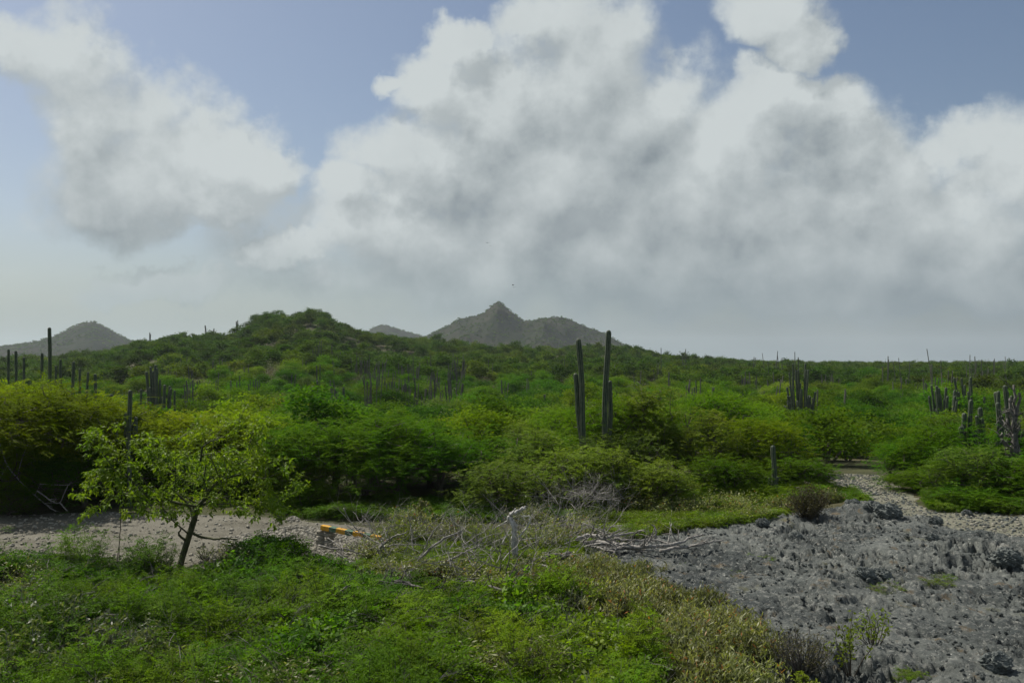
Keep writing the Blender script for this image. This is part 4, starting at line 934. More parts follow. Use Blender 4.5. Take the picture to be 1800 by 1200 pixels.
# ------------------------------------------------------------------ young tree with broad leaves
def young_tree():
    rg = np.random.default_rng(77); d = 15.9; base = G(312, 1003); base[2] = Hs(base[0], base[1])
    T = []
    poly = [(150, 765), (175, 750), (215, 748), (240, 770), (290, 775), (335, 740), (390, 728), (440, 715), (470, 735), (475, 790), (520, 825), (530, 870), (500, 915), (440, 915), (380, 890), (345, 905), (300, 915), (240, 895), (190, 915), (140, 905), (135, 870), (165, 830)]
    while len(T) < 215:
        u, v = rg.uniform(125, 540), rg.uniform(708, 925)
        if not inpoly(np.array([u]), np.array([v]), poly)[0]: continue
        if rg.random() < 0.25 and v < 790: continue
        s = 1 - abs(u - 335) / 260; T.append(P(u, v, d + rg.uniform(-1.2, 1.2) * max(0.25, s)))
    T = np.array(T); tp = [P(312, 1012, d), P(322, 975, d), P(333, 940, d), P(342, 912, d), P(347, 890, d)]
    t = empty('young_tree', base); tag(t, 'young leaning tree with glossy broad leaves and mossy trunk beside the road', 'tree')
    sk, D = skeleton(tp, T, rg, step=0.3, tip=0.0034, rmax=0.058, jit=0.25)
    for (pix, r0) in (([(336, 935), (350, 943), (372, 947), (395, 946), (416, 948)], 0.026), ([(328, 950), (318, 943), (313, 938), (318, 929)], 0.026)):
        poly_branch(sk, pix, d, d - 0.2, r0, 0.012, rg, 1, .2)
    # bare pale limb in the crown
    poly_branch(sk, [(352, 810), (355, 785), (370, 775), (396, 767)], d - .6, d - .9, 0.018, 0.008, rg); poly_branch(sk, [(355, 800), (375, 797), (388, 793)], d - .6, d - .9, 0.012, 0.007, rg)
    sk.V = [v - base for v in sk.V]; obj('trunk', sk.mesh('young_tree_trunk', M['mossbark'], smoothf=True), t)
    # whorls of drooping leaves: two quads each so that every leaf is folded along its midrib
    per = 36; n_ = len(T) * per
    C = np.repeat(T, per, 0); tw = np.repeat(rvec(rg, len(T), 0.6), per, 0) * rg.uniform(-0.19, 0.22, n_)[:, None]
    dr = rvec(rg, n_, 0.7) + np.repeat(D, per, 0) * 0.4 + [0, 0, -0.25]; dr /= np.linalg.norm(dr, axis=1)[:, None]
    L = rg.uniform(0.058, 0.116, n_)[:, None]; W = L * rg.uniform(0.36, 0.5, n_)[:, None]
    nr = np.array([0, 0, 1.0]) + rg.normal(0, 0.45, (n_, 3)); sd = np.cross(dr, nr); sd /= np.linalg.norm(sd, axis=1)[:, None]; nn = np.cross(sd, dr)
    B = C + tw + dr * 0.02; tip = B + dr * L - [0, 0, 0.012]; m_ = B + dr * L * 0.5 + nn * 0.006
    l_ = B + dr * L * 0.5 + sd * W * 0.5 + nn * 0.014; r2 = B + dr * L * 0.5 - sd * W * 0.5 + nn * 0.014
    V = np.stack([B, l_, m_, r2, tip], 1).reshape(-1, 3) - base; k = np.arange(n_)[:, None] * 5
    Q = np.concatenate([k + [0, 1, 4, 2], k + [0, 2, 4, 3]], 0)
    tn = np.clip(np.repeat(rg.random(len(T)), per) * 0.55 + rg.random(n_) * 0.45, 0, 1)
    m = mesh('young_tree_leaves', V, Q, M['broad'], tint=np.concatenate([tn, tn])); o = obj('crown', m, t); o['tone'] = 0.38
young_tree()

# ------------------------------------------------------------------ leafy shrubs of the foreground
def leafy_shrub(name, u, v, hgt, R, nst, nleaf, L, W, mat, label, seed, droop=0.5, bare=0.35, cat='shrub', bark='bark', tone=0.2, z=None):
    rg = np.random.default_rng(seed); b = G(u, v); b[2] = Hs(b[0], b[1]) - 0.02
    t = empty(name, b); tag(t, label, cat); sk = Soup(); LV = []; 
    C = []; Dd = []
    for k in range(nst):
        a = rg.uniform(0, 6.28); s = R * math.sqrt(rg.random()); e = np.array([math.cos(a) * s, math.sin(a) * s, hgt * rg.uniform(0.6, 1.05) * (1 - 0.35 * (s / R) ** 2)])
        q = np.linspace(0, 1, 7)[:, None]; st = np.array([math.cos(a), math.sin(a), 0]) * s * 0.35
        pts = st * (1 - q) * q * 1.0 + e * np.concatenate([q ** 1.0, q ** 1.0, q ** 0.8], 1) + rg.normal(0, 0.02, (7, 3)) * q + st * 0.4 * (1 - q)
        V, Q = tube(pts, np.linspace(0.010, 0.003, 7), 3, cap=False); sk.add(V, Q, rg.random())
        nl = nleaf; ss = bare + (1 - bare) * rg.random(nl) ** 0.8; i = np.clip((ss * 6).astype(int), 0, 5); fr = (ss * 6 - i)[:, None]
        c = pts[i] * (1 - fr) + pts[i + 1] * fr + rg.normal(0, 0.045 * R / 0.5, (nl, 3)); C.append(c); Dd.append(rvec(rg, nl, 0.5) + [0, 0, -droop])
    C = np.concatenate(C); Dd = np.concatenate(Dd); V, Q = leafq(C, Dd, L * rg.uniform(.6, 1.3, len(C)), W * rg.uniform(.6, 1.3, len(C)), rg, tilt=0.8)
    sk_m = sk.mesh(name + '_stems', M[bark]); obj('stems', sk_m, t)
    o = obj('foliage', mesh(name + '_leaves', V, Q, M[mat], tint=rg.random(len(Q))), t); o['tone'] = tone
    return t
rs = np.random.default_rng(4)
DRY = [(960, 1020, .5, .5, 'dry shrub right below the pale bleached stick'), (1010, 1015, .5, .5, 'dry shrub below the left end of the fallen branches'), (1090, 1015, .45, .5, 'olive dry shrub below the middle of the fallen branches'), (1150, 1035, .4, .45, 'low dry shrub where the fallen branches meet the rock'), (1190, 1060, .45, .45, 'low straw shrub on the left margin of the rock'), (1250, 1085, .35, .4, 'small low straw tuft on the left margin of the rock'), (1030, 1075, 0.75, 0.55, 'dry drooping shrub, left most of the pale shrubs'), (1085, 1085, 0.8, 0.55, 'dry shrub with orange leaves among the pale shrubs'), (1125, 1060, 0.65, 0.5, 'pale dry shrub at the upper end of the pale shrubs'), (1175, 1095, 0.6, 0.5, 'short straw coloured shrub in the middle of the pale shrubs'), (1180, 1150, 0.75, 0.6, 'straw coloured drooping shrub beside the bright green cover'),
       (1245, 1125, 0.75, 0.6, 'tallest straw coloured shrub in front of the rock'), (1310, 1150, 0.7, 0.5, 'straw coloured shrub nearest the wispy brown shrub'), (1240, 1190, 0.7, 0.6, 'straw coloured shrub at the bottom edge of the picture'), (1310, 1210, 0.6, 0.5, 'grey straw shrub at the bottom left of the wispy brown shrub'), (1190, 1215, 0.55, 0.6, 'low dry shrub sunk in the bright green cover at the bottom'), (985, 1040, 0.5, 0.45, 'small olive dry shrub at the upper left of the pale shrubs'), (1080, 1035, .55, .5, 'dry yellowish shrub below the fallen grey branches'), (1295, 1100, .5, .4, 'small straw coloured shrub at the left margin of the rock'), (1130, 1005, .4, .45, 'small dry shrub right under the fallen grey branches'), (1045, 990, .4, .5, 'small dry shrub left under the fallen grey branches'), (1235, 1050, .35, .4, 'low dry shrub where the green cover meets the rock')]
for k, (u, v, h, R, lab) in enumerate(DRY):
    leafy_shrub('dry_shrub', u, v + 18, h * 0.85, R, 46, 66, 0.080, 0.017, 'dry', lab, 800 + k, droop=0.9, tone=0.1, bare=0.15)
OLS = [(660, 985, .45, .6, 'olive shrub at the foot of the forked dead branch'), (700, 962, .6, .6, 'olive shrub behind the forked dead branch'), (760, 955, .6, .7, 'olive shrub between the forked branch and the V branches'), (815, 955, .6, .65, 'olive shrub behind the V shaped branches'), (860, 968, .5, .6, 'olive shrub left of the twisted dead trunk'), (950, 965, .6, .7, 'olive shrub right of the twisted dead trunk'), (1000, 945, .6, .7, 'olive shrub below the fine pale twigs'),
       (870, 1010, .3, .5, 'low olive shrub at the foot of the twisted trunk'), (790, 1015, .4, .6, 'low olive shrub under the single rising dead branch'), (700, 1020, .4, .6, 'low green shrub under the forked dead branch'), (1050, 925, .5, .6, 'yellowish shrub left of the bright ground cover'), (960, 1005, .4, .6, 'low olive shrub below the short log'), (840, 1035, .35, .6, 'low olive shrub behind the dark dead brush'), (620, 1025, .35, .5, 'low green shrub left of the forked dead branch'), (930, 925, .6, .6, 'olive shrub behind the hooked dead trunk'), (720, 925, .5, .5, 'olive shrub beside the round tufted plant')]
for k, (u, v, h, R, lab) in enumerate(OLS):
    leafy_shrub('olive_shrub', u, v, h, R, 44, 44, 0.050, 0.026, 'olive' if k % 3 == 1 else 'dry', lab, 830 + k, droop=0.1, bare=0.1, tone=0.55, bark='dead')
for k, (u, v, h, R, lab) in enumerate([(1130, 900, .5, .7, 'greyish dry shrub right of the fine pale twigs'), (1180, 903, .42, .7, 'greyish dry shrub left of the lone low cactus'), (1240, 900, .5, .8, 'greyish olive shrub in front of the low green bush'), (1300, 898, .55, .8, 'pale greyish shrub just left of the lone low cactus'), (1375, 900, .45, .5, 'pale leafed shrub at the foot of the lone low cactus'), (1330, 912, .3, .5, 'low pale shrub at the upper edge of the rock'), (1462, 893, .45, .35, 'pale leafed shrub right against the brown shrub')]):
    leafy_shrub('pale_shrub', u, v, h, R, 34, 44, 0.055, 0.026, 'dry', lab, 860 + k, droop=0.1, bare=0.2, tone=0.6)
leafy_shrub('brown_shrub', 1420, 914, 0.85, 0.55, 70, 70, 0.05, 0.022, 'brownleaf', 'dense dark brown shrub at the upper edge of the rock', 870, droop=0, bare=0.1, tone=0.1)
leafy_shrub('brown_shrub', 1408, 1190, 0.62, 0.38, 90, 14, 0.04, 0.010, 'brownleaf', 'wispy brown shrub with thin upright stems on the rock', 871, droop=-0.5, bare=0.5, bark='darkdead')
leafy_shrub('sapling', 1495, 1188, 0.8, 0.36, 11, 24, 0.06, 0.026, 'olive', 'sparse leggy sapling with few yellow green leaves on the rock', 872, droop=0.5, bare=0.3, tone=0.7)
leafy_shrub('sapling', 1535, 1140, 0.6, 0.3, 10, 20, 0.07, 0.022, 'olive', 'smaller sparse sapling behind the leggy one on the rock', 873, droop=0.5, bare=0.3, tone=0.5)
leafy_shrub('whorled_plant', 740, 942, 0.85, 0.26, 14, 40, 0.055, 0.030, 'dry', 'small grey stemmed plant with a round tuft of leaves before the dark thicket', 874, droop=0, bare=0.82, bark='dead', tone=0.3)
leafy_shrub('whorled_plant', 715, 942, 0.6, 0.2, 10, 40, 0.05, 0.030, 'dry', 'shorter tufted plant at the left of the round tufted one', 875, droop=0, bare=0.7, bark='dead', tone=0.3)
leafy_shrub('leafy_weed', 912, 1108, 0.95, 0.28, 16, 18, 0.13, 0.045, 'broad', 'bright green broad leafed weed rising from the centre of the green cover', 876, droop=-0.3, bare=0.45, tone=0.3)
leafy_shrub('leafy_weed', 1420, 1215, 0.25, 0.2, 12, 16, 0.08, 0.025, 'olive', 'small yellow green weed at the foot of the wispy brown shrub', 877, droop=0.2, bare=0.3, tone=0.9)
GREYS = [(25, 1150, 1.05, .6, 'grey green dusty shrub in the lower left corner'), (100, 1180, .95, .55, 'second dusty shrub, right of the corner one'), (190, 1225, .9, .5, 'dusty shrub at the bottom edge left of the pale tuft'), (20, 1240, .95, .7, 'dusty shrub at the very corner of the picture'), (255, 1235, .85, .3, 'pale frosted tuft at the bottom edge')]
for k, (u, v, h, R, lab) in enumerate(GREYS):
    leafy_shrub('dusty_shrub', u, v, h, R, 34, 44, 0.075, 0.026, 'grey', lab, 880 + k, droop=0.6, tone=0.1, bark='dead')
for k, (u, v, lab) in enumerate([(185, 1010, 'sparse weed at the road edge left of the bare stem'), (235, 1015, 'sparse weed at the road edge left of the young tree'), (375, 1010, 'thin sparse weed just right of the young tree trunk'), (362, 985, 'thin weed standing on the road right of the trunk')]):
    leafy_shrub('road_weed', u, v, 0.35, 0.25, 12, 16, 0.04, 0.02, 'grey', lab, 890 + k, droop=0, tone=0.4)

# ------------------------------------------------------------------ green cover of the foreground
def frond_proto(seed, nf=5, L=0.30, mat='cover', ll=0.042, lw=0.016):
    rg = np.random.default_rng(seed); sp = Soup()
    for k in range(nf):
        a = rg.uniform(0, 6.28); d0 = np.array([math.cos(a), math.sin(a), rg.uniform(0.1, 0.9)]); d0 /= np.linalg.norm(d0); n_ = 9
        q = np.linspace(0, 1, n_)[:, None]; l = L * rg.uniform(0.7, 1.2); pts = d0 * q * l - np.array([0, 0, 1]) * q ** 2 * l * 0.4
        V, Q = tube(pts, 0.0022, 3, cap=False); sp.add(V, Q, 0.3, 1)
        sd = np.cross(d0, [0, 0, 1.0]); sd /= np.linalg.norm(sd)
        for sg in (-1, 1):
            c = pts[1:]; nn = len(c)
            for o_ in (0.018, 0.046):
                C = c + sd * sg * o_ + rg.normal(0, 0.004, (nn, 3)); D = sd * sg + d0 * 0.6 + rg.normal(0, 0.25, (nn, 3))
                V, Q = leafq(C, D, ll * rg.uniform(.7, 1.2, nn), lw * rg.uniform(.8, 1.3, nn), rg, tilt=0.35); sp.add(V, Q, np.clip(rg.random() * .6 + rg.random(nn) * .42, 0, 1), 0)
    return sp.mesh('frond', [M[mat], M['bark']])
FR = [frond_proto(900 + i, 6) for i in range(6)]
def coverzone(x, y):
    """height of the green cover above ground, 0 where there is none"""
    x = np.asarray(x, float); y = np.asarray(y, float)
    jx = x + 0.35 * fbm(x, y, 0.9, 3, 121); jy = y + 0.5 * fbm(x, y, 0.9, 3, 122)
    u, v = to_pix(jx, jy, np.zeros_like(x))
    poly = [(-1500, 1018), (0, 1012), (130, 1016), (260, 1030), (330, 1035), (400, 1020), (440, 1004), (500, 1000), (540, 1022), (600, 1045), (680, 1062), (780, 1070), (880, 1072), (950, 1078), (1000, 1085), (1050, 1090), (1090, 1110), (1110, 1140), (1120, 1190), (1150, 1240), (1150, 1320), (1100, 1700), (1080, 2600), (-3000, 2600)]
    ins = inpoly(u, v, poly)
    h = 0.34 + 0.26 * fbm(x, y, 0.45, 3, 131) + 0.16 * fbm(x, y, 1.6, 3, 133)
    
    return np.where(ins, np.maximum(h, 0.07), 0.0), u, v
rg = np.random.default_rng(55)
N = 62000
cy = rg.uniform(5.0, 16.5, N); cx = (rg.uniform(-700, 1500, N) - 900) / F * cy
ok = rg.random(N) < cy / 16.5 + 0.35
cx, cy = cx[ok], cy[ok]; hc, uu, vv = coverzone(cx, cy); ok = hc > 0
cx, cy, hc, uu, vv = cx[ok], cy[ok], hc[ok], uu[ok], vv[ok]
gap = fbm(cx, cy, 1.3, 3, 141); ok = rg.random(len(cx)) < smooth(gap, -0.45, 0.0) + 0.10
mat_area = (uu > 680) & (uu < 960) & (vv > 1040) & (vv < 1100) & (rg.random(len(cx)) < 0.55); ok &= ~mat_area
cx, cy, hc, uu, vv = cx[ok], cy[ok], hc[ok], uu[ok], vv[ok]
lay = 1 - rg.random(len(cx)) ** 2.2 * 0.75
cz = height(cx, cy) + hc * lay
bright = np.exp(-(((uu - 900) / 330) ** 2 + ((vv - 1200) / 110) ** 2))  # lit zone at the bottom centre, painted into the leaf tone
tn = np.clip(0.06 - 0.12 * (uu < 520) + 0.60 * bright + 0.5 * fbm(cx, cy, 0.6, 3, 151) + rg.normal(0, 0.08, len(cx)), 0, 0.9)
def broad_proto(seed, mat, L, W, n_=34):
    rg_ = np.random.default_rng(seed); sp = Soup(); C = rg_.normal(0, 0.09, (n_, 3)) * [1, 1, .6]; V_, Q_ = leafq(C, rvec(rg_, n_, 0.5), L * rg_.uniform(.6, 1.2, n_), W * rg_.uniform(.7, 1.2, n_), rg_, tilt=0.5); sp.add(V_, Q_, rg_.random(n_) * .95, 0)
    for q in range(5):
        V_, Q_ = tube([(0, 0, -.15), rg_.normal(0, .05, 3), C[q]], [.004, .003, .002], 3, cap=False); sp.add(V_, Q_, .4, 1)
    return sp.mesh('sprig', [M[mat], M['bark']])
BR = [broad_proto(920, 'broad', 0.075, 0.04), broad_proto(921, 'broad', 0.06, 0.035), broad_proto(922, 'dry', 0.07, 0.016, 44), broad_proto(923, 'dry', 0.06, 0.02, 40), broad_proto(924, 'olive', 0.05, 0.03, 50)]
ci = rg.integers(0, len(FR), len(cx)); b1 = smooth(fbm(cx, cy, 0.9, 3, 171), 0.12, 0.4) > rg.random(len(cx)); b2 = smooth(fbm(cx, cy, 0.8, 3, 173), 0.18, 0.45) > rg.random(len(cx)); b3 = smooth(fbm(cx, cy, 0.5, 3, 175), 0.15, 0.5) > rg.random(len(cx))
ci[b3] = len(FR) + 4; ci[b1] = len(FR) + rg.integers(0, 2, b1.sum()); ci[b2] = len(FR) + 2 + rg.integers(0, 2, b2.sum())
scatter('ground_cover', np.stack([cx, cy, cz], -1), FR + BR, rg.uniform(0.75, 1.35, len(cx)), tn, 'low feathery green cover over the foreground', 5, tiltmax=0.5, idx=ci)
k = rg.permutation(len(cx))[:1500]; k = k[smooth(fbm(cx[k], cy[k], 0.7, 3, 161), -0.1, 0.35) > rg.random(len(k))]
def shoot_proto(seed):
    rg_ = np.random.default_rng(seed); sp = Soup()
    for q in range(5):
        e = np.array([rg_.normal(0, .16), rg_.normal(0, .16), rg_.uniform(.35, .6)]); t_ = np.linspace(0, 1, 6)[:, None]; pts = e * t_ + [[0, 0, 0]] * 6; V_, Q_ = tube(pts, np.linspace(.005, .002, 6), 3, cap=False); sp.add(V_, Q_, .4, 1)
        V_, Q_, tn_ = fine_sprays(pts[2:], np.repeat(e[None] / np.linalg.norm(e), 4, 0), 4, 14, 0.16, 0.036, 0.015, rg_, spread=0.03); sp.add(V_, Q_, tn_, 0)
    return sp.mesh('shoot', [M['cover'], M['bark']])
SH = [shoot_proto(940 + i) for i in range(4)]
scatter('shoots', np.stack([cx[k], cy[k], height(cx[k], cy[k]) + hc[k] * 0.75], -1), SH, rg.uniform(.6, 1.15, len(k)), np.clip(tn[k] + .12, 0, 1), 'feathery young shoots standing above the green cover', 7, tiltmax=0.25)
# yellow-green ground cover behind the rock edge and grass by the track
def patch(name, poly, n_, h0, h1, tone, label, seed, sc=(0.5, 0.9), protos=None):
    rg = np.random.default_rng(seed); us = np.array([p[0] for p in poly]); vs = np.array([p[1] for p in poly])
    a = G(us.min(), vs.min()); b = G(us.max(), vs.max()); xs = [G(u, v)[0] for u, v in poly]; ys = [G(u, v)[1] for u, v in poly]
    x = rg.uniform(min(xs), max(xs), n_ * 3); y = rg.uniform(min(ys), max(ys), n_ * 3)
    u, v = to_pix(x + 0.3 * fbm(x, y, 1.5, 3, seed), y + .3 * fbm(x, y, 1.5, 3, seed + 1), np.zeros_like(x)); k = inpoly(u, v, poly); x, y = x[k][:n_], y[k][:n_]
    z = height(x, y) + (h0 + (h1 - h0) * rg.random(len(x))) * (0.7 + 0.6 * fbm(x, y, 1.2, 2, seed + 2))
    scatter(name, np.stack([x, y, z], -1), protos or FR, rg.uniform(*sc, len(x)), np.clip(tone + rg.normal(0, .1, len(x)), 0, 1), label, seed, tiltmax=0.4)
patch('ground_cover', [(1040, 935), (1080, 908), (1180, 900), (1300, 900), (1400, 905), (1330, 918), (1230, 928), (1140, 942), (1060, 955)], 2600, 0.01, 0.14, 0.5, 'yellow green low cover between the shrubs and the rock edge', 301, protos=FR + BR)
patch('ground_cover', [(640, 975), (720, 950), (860, 950), (1000, 935), (1060, 950), (1000, 990), (900, 1010), (720, 1020), (640, 1010)], 1800, 0.02, 0.16, 0.55, 'low green growth under the dead branches', 305, sc=(.45, .8))
patch('ground_cover', [(1475, 862), (1500, 864), (1515, 885), (1510, 893), (1475, 888)], 500, 0.02, 0.16, 0.15, 'green patch inside the bend of the gravel track', 309)
patch('ground_cover', [(1625, 874), (1660, 866), (1800, 868), (2000, 880), (2000, 905), (1800, 903), (1640, 898)], 5200, 0.02, 0.30, 0.15, 'green fringe along the right side of the gravel track', 313)
#patch('ground_cover', [(1340, 1040), (1400, 1050), (1420, 1085), (1370, 1105), (1330, 1080)], 500, 0.01, 0.10, 0.3, 'small green patch at the left of the rock', 317, sc=(.35, .6))
patch('ground_cover', [(480, 908), (650, 914), (820, 918), (1000, 925), (1050, 905), (900, 880), (480, 885)], 2200, 0.02, 0.28, 0.1, 'dark undergrowth at the foot of the central thicket', 321, sc=(.5, .9))
patch('ground_cover', [(1040, 905), (1420, 895), (1470, 870), (1440, 850), (1040, 860)], 6000, 0.02, 0.30, 0.35, 'green undergrowth around the foot of the lone low cactus', 325, sc=(.5, .9))
for q, (u, v) in enumerate([(1290, 1010), (1190, 1000), (1450, 1060), (1560, 1035), (1640, 1020), (1600, 1190), (1330, 985)]):
    patch('rock_herbs', [(u - 34, v - 5), (u, v - 11), (u + 36, v - 3), (u + 22, v + 9), (u - 20, v + 10)], 60, -0.03, 0.03, 0.35, 'thin low herbs in the hollows of the limestone', 331 + q * 4, sc=(.14, .36), protos=FR[:3] + BR[2:])
# twigs in the cover
def twig_proto(seed):
    rg = np.random.default_rng(seed); sp = Soup(); branchy(sp, (0, 0, 0), (0.7, 0.2, 0.35), 0.5, 0.006, rg, 2, 3, 0.3, 0.02, 3, 4); return sp.mesh('twig', M['darkdead'])
TW = [twig_proto(950 + i) for i in range(4)]
k = rg.integers(0, len(cx), 1500); scatter('twigs', np.stack([cx[k], cy[k], cz[k] - 0.04], -1), TW, rg.uniform(.6, 1.4, 1500), np.zeros(1500), 'thin dark twigs caught in the green cover', 6, tiltmax=0.5)

def stick_proto(seed):
    rg = np.random.default_rng(seed); sp = Soup(); branchy(sp, (0, 0, 0), (0.7, 0.3, 0.35), 0.8, 0.011, rg, 2, 3, 0.28, 0.0, 4, 5); return sp.mesh('stick', M['dead'])
SK = [stick_proto(960 + i) for i in range(5)]
def sticks(poly, n_, z, seed):
    rg = np.random.default_rng(seed); xs = [G(u, v)[0] for u, v in poly]; ys = [G(u, v)[1] for u, v in poly]; x = rg.uniform(min(xs), max(xs), n_ * 4); y = rg.uniform(min(ys), max(ys), n_ * 4)
    u, v = to_pix(x, y, np.zeros_like(x)); k = inpoly(u, v, poly); x, y = x[k][:n_], y[k][:n_]
    scatter('dead_twigs', np.stack([x, y, height(x, y) + z * rg.random(len(x))], -1), SK, rg.uniform(.35, 1.0, len(x)), np.zeros(len(x)), 'litter of fine pale dead twigs through the shrubs', seed, tiltmax=0.4)
sticks([(560, 960), (640, 945), (760, 945), (1000, 930), (1080, 940), (1080, 985), (980, 1040), (760, 1060), (620, 1040)], 300, 0.45, 341)
sticks([(970, 880), (1080, 875), (1100, 900), (1060, 935), (960, 930)], 110, 0.6, 342)

# ------------------------------------------------------------------ stones
def stone_proto(seed, flat=0.6, jag=0.25, sub=10, mat='stone'):
    rg = np.random.default_rng(seed); n1, n2 = sub, 7; ph = np.linspace(0.02, math.pi - 0.02, n2); th = np.arange(n1) / n1 * 2 * math.pi
    d = np.stack([np.sin(ph)[:, None] * np.cos(th)[None], np.sin(ph)[:, None] * np.sin(th)[None], np.cos(ph)[:, None] * np.ones(n1)[None]], -1)
    r = 1 + jag * rg.uniform(-1, 1, (n2, n1)); r[0] = r[0].mean(); r[-1] = r[-1].mean(); v = d * r[..., None] * [1, rg.uniform(.6, .9), flat]
    V = v.reshape(-1, 3); i = np.arange(n2 - 1)[:, None] * n1; j = np.arange(n1)[None]; k2 = (j + 1) % n1
    Q = np.stack([i + j, i + n1 + j, i + n1 + k2, i + k2], -1).reshape(-1, 4)
    return mesh('stone', V * 0.5, Q, M[mat], tint=np.full(len(Q), rg.random()))
ST = [stone_proto(970 + i, rnd, 0.22, 8) for i, rnd in enumerate((0.5, 0.6, 0.7, 0.45, 0.55))]
GS = [stone_proto(980 + i, rnd, 0.35, 9, 'greystone') for i, rnd in enumerate((0.6, 0.8, 0.7, 0.9, 0.55))]
def stones(name, poly, n_, s0, s1, protos, label, seed, pw=2.5):
    rg = np.random.default_rng(seed); xs = [G(u, v)[0] for u, v in poly]; ys = [G(u, v)[1] for u, v in poly]
    x = rg.uniform(max(min(xs), -22), min(max(xs), 22), n_ * 3); y = rg.uniform(max(min(ys), 5), max(ys), n_ * 3); u, v = to_pix(x, y, np.zeros_like(x)); k = inpoly(u, v, poly); x, y = x[k][:n_], y[k][:n_]
    s = s0 + (s1 - s0) * rg.random(len(x)) ** pw; scatter(name, np.stack([x, y, height(x, y) + s * 0.12], -1), protos, s, np.zeros(len(x)), label, seed, tiltmax=0.4)
stones('pebbles', ROAD, 4200, 0.02, 0.11, ST, 'small pale stones strewn over the dirt road', 401, 2.6)
stones('pebbles', [(380, 950), (520, 925), (660, 935), (690, 985), (600, 1005), (430, 1010)], 4200, 0.025, 0.12, ST, 'dense pale rubble at the right end of the dirt road', 402, 2)
stones('pebbles', TRACK, 8000, 0.02, 0.095, ST[:2] + GS[:3], 'pale loose stones along the gravel track', 403, 2.4)
rockin = ROCK
# loose bits sitting on the karst: follow the displaced surface
def surf(x, y):
    a = np.arctan2(x, y); r = np.hypot(x, y); ia = np.clip(np.searchsorted(ang, a), 0, len(ang) - 1); ir = np.clip(np.searchsorted(rad, r), 0, len(rad) - 1); return Z[ir, ia]
rg = np.random.default_rng(61); x = rg.uniform(-1, 14, 60000); y = rg.uniform(7, 21, 60000); k = zones(x, y) == 2; x, y = x[k], y[k]; k = rg.random(len(x)) < 0.5; x, y = x[k][:9000], y[k][:9000]
s = 0.015 + 0.07 * rg.random(len(x)) ** 4; scatter('rubble', np.stack([x, y, surf(x, y) + s * .15], -1), GS, s, np.zeros(len(x)), 'loose grey rubble lying all over the limestone', 62, tiltmax=0.8)
def rock_thing(u, v, s, label, seed, mat='greystone', flat=0.7, z=0.0, name='boulder'):
    rg = np.random.default_rng(seed); n1, n2 = 52, 30; ph = np.linspace(0.02, math.pi - 0.02, n2); th = np.arange(n1) / n1 * 2 * math.pi
    d = np.stack([np.sin(ph)[:, None] * np.cos(th)[None], np.sin(ph)[:, None] * np.sin(th)[None], np.cos(ph)[:, None] * np.ones(n1)[None]], -1)
    r = 1 + 0.30 * fbm(d[..., 0] * 2 + d[..., 2] * 1.3 + seed, d[..., 1] * 2 - d[..., 2], 1.1, 3, seed) + 0.30 * fbm(d[..., 0] * 3 + d[..., 2] * 2.6, d[..., 1] * 3 - d[..., 2] * 1.7 + seed, 2.4, 4, seed + 1, 0.7)
    r[:, -1] = (r[:, -2] + r[:, 0]) / 2; r[0] = r[0].mean(); r[-1] = r[-1].mean(); V = (d * r[..., None] * [1, 0.8, flat]).reshape(-1, 3) * s * 0.5
    i = np.arange(n2 - 1)[:, None] * n1; j = np.arange(n1)[None]; k2 = (j + 1) % n1; Q = np.stack([i + j, i + n1 + j, i + n1 + k2, i + k2], -1).reshape(-1, 4)
    b = G(u, v); o = obj(name, mesh(name, V, Q, M[mat], tint=np.full(len(Q), .4), smoothf=False), None, (b[0], b[1], float(surf(b[0], b[1])) + s * flat * 0.22 + z)); tag(o, label, 'rock'); return o
for k, (u, v, s, lab) in enumerate([(1560, 914, .6, 'dark rough boulder at the top of the rock where the track comes in'), (1535, 908, .42, 'rough rock left of the dark boulder'), (1500, 902, .35, 'rock at the left of the rough rock mound'), (1340, 925, .3, 'small dark rock on the upper left of the rock field'), (1400, 948, .25, 'small dark rock in the upper middle of the rock field'), (1645, 925, .28, 'dark stone beside the sandy patch of the track'),
                                (1700, 905, .25, 'stone at the edge of the right hand gravel'), (1770, 1000, .5, 'dark pitted rock hollow near the right edge'), (1640, 960, .3, 'dark rock in the upper right of the rock field'), (1545, 1018, .4, 'dark ridge of rock in the middle of the rock field'), (1520, 1022, .32, 'left end of the dark rock ridge'), (1750, 1170, .35, 'rock at the lower right of the picture')]):
    rock_thing(u, v, s, lab, 40 + k)

# ------------------------------------------------------------------ painted beam on a stack of stones
bt = P(566, 926, 17.9); be = P(668, 946, 17.4); gz = Hs(bt[0], bt[1])
def beam():
    t = empty('painted_beam', (0, 0, 0)); mid = (bt + be) / 2; t.location = mid
    tag(t, 'wooden beam painted in yellow and green bands, propped on stones at the road end', 'barrier beam')
    ax = (be - bt); L = np.linalg.norm(ax); ax = ax / L; sd = np.cross(ax, [0, 0, 1.0]); sd /= np.linalg.norm(sd); up = np.cross(sd, ax)
    cuts = [0, .15, .27, .425, .56, .72, .86, 1.0]; w_, h_ = 0.055, 0.045
    for k in range(7):
        a, b = cuts[k] * L - L / 2 + (0.001 if k else 0), cuts[k + 1] * L - L / 2 - 0.001; rg = np.random.default_rng(k); V = []
        for s in (a, b):
            for (p, q) in [(-1, -1), (-1, .86), (-.86, 1), (.86, 1), (1, .86), (1, -1)]: V.append(ax * s + sd * p * w_ + up * q * h_)
        Q = [[i, (i + 1) % 6, 6 + (i + 1) % 6, 6 + i] for i in range(6)] + [[0, 5, 4, 1], [1, 4, 3, 2], [6, 7, 10, 11], [7, 8, 9, 10]]
        o = obj('band', mesh('band', np.array(V), Q, M['yellow' if k % 2 == 0 else 'green'], tint=[.5] * len(Q)), t); o['label'] = ('yellow' if k % 2 == 0 else 'green') + ' painted band'
beam()
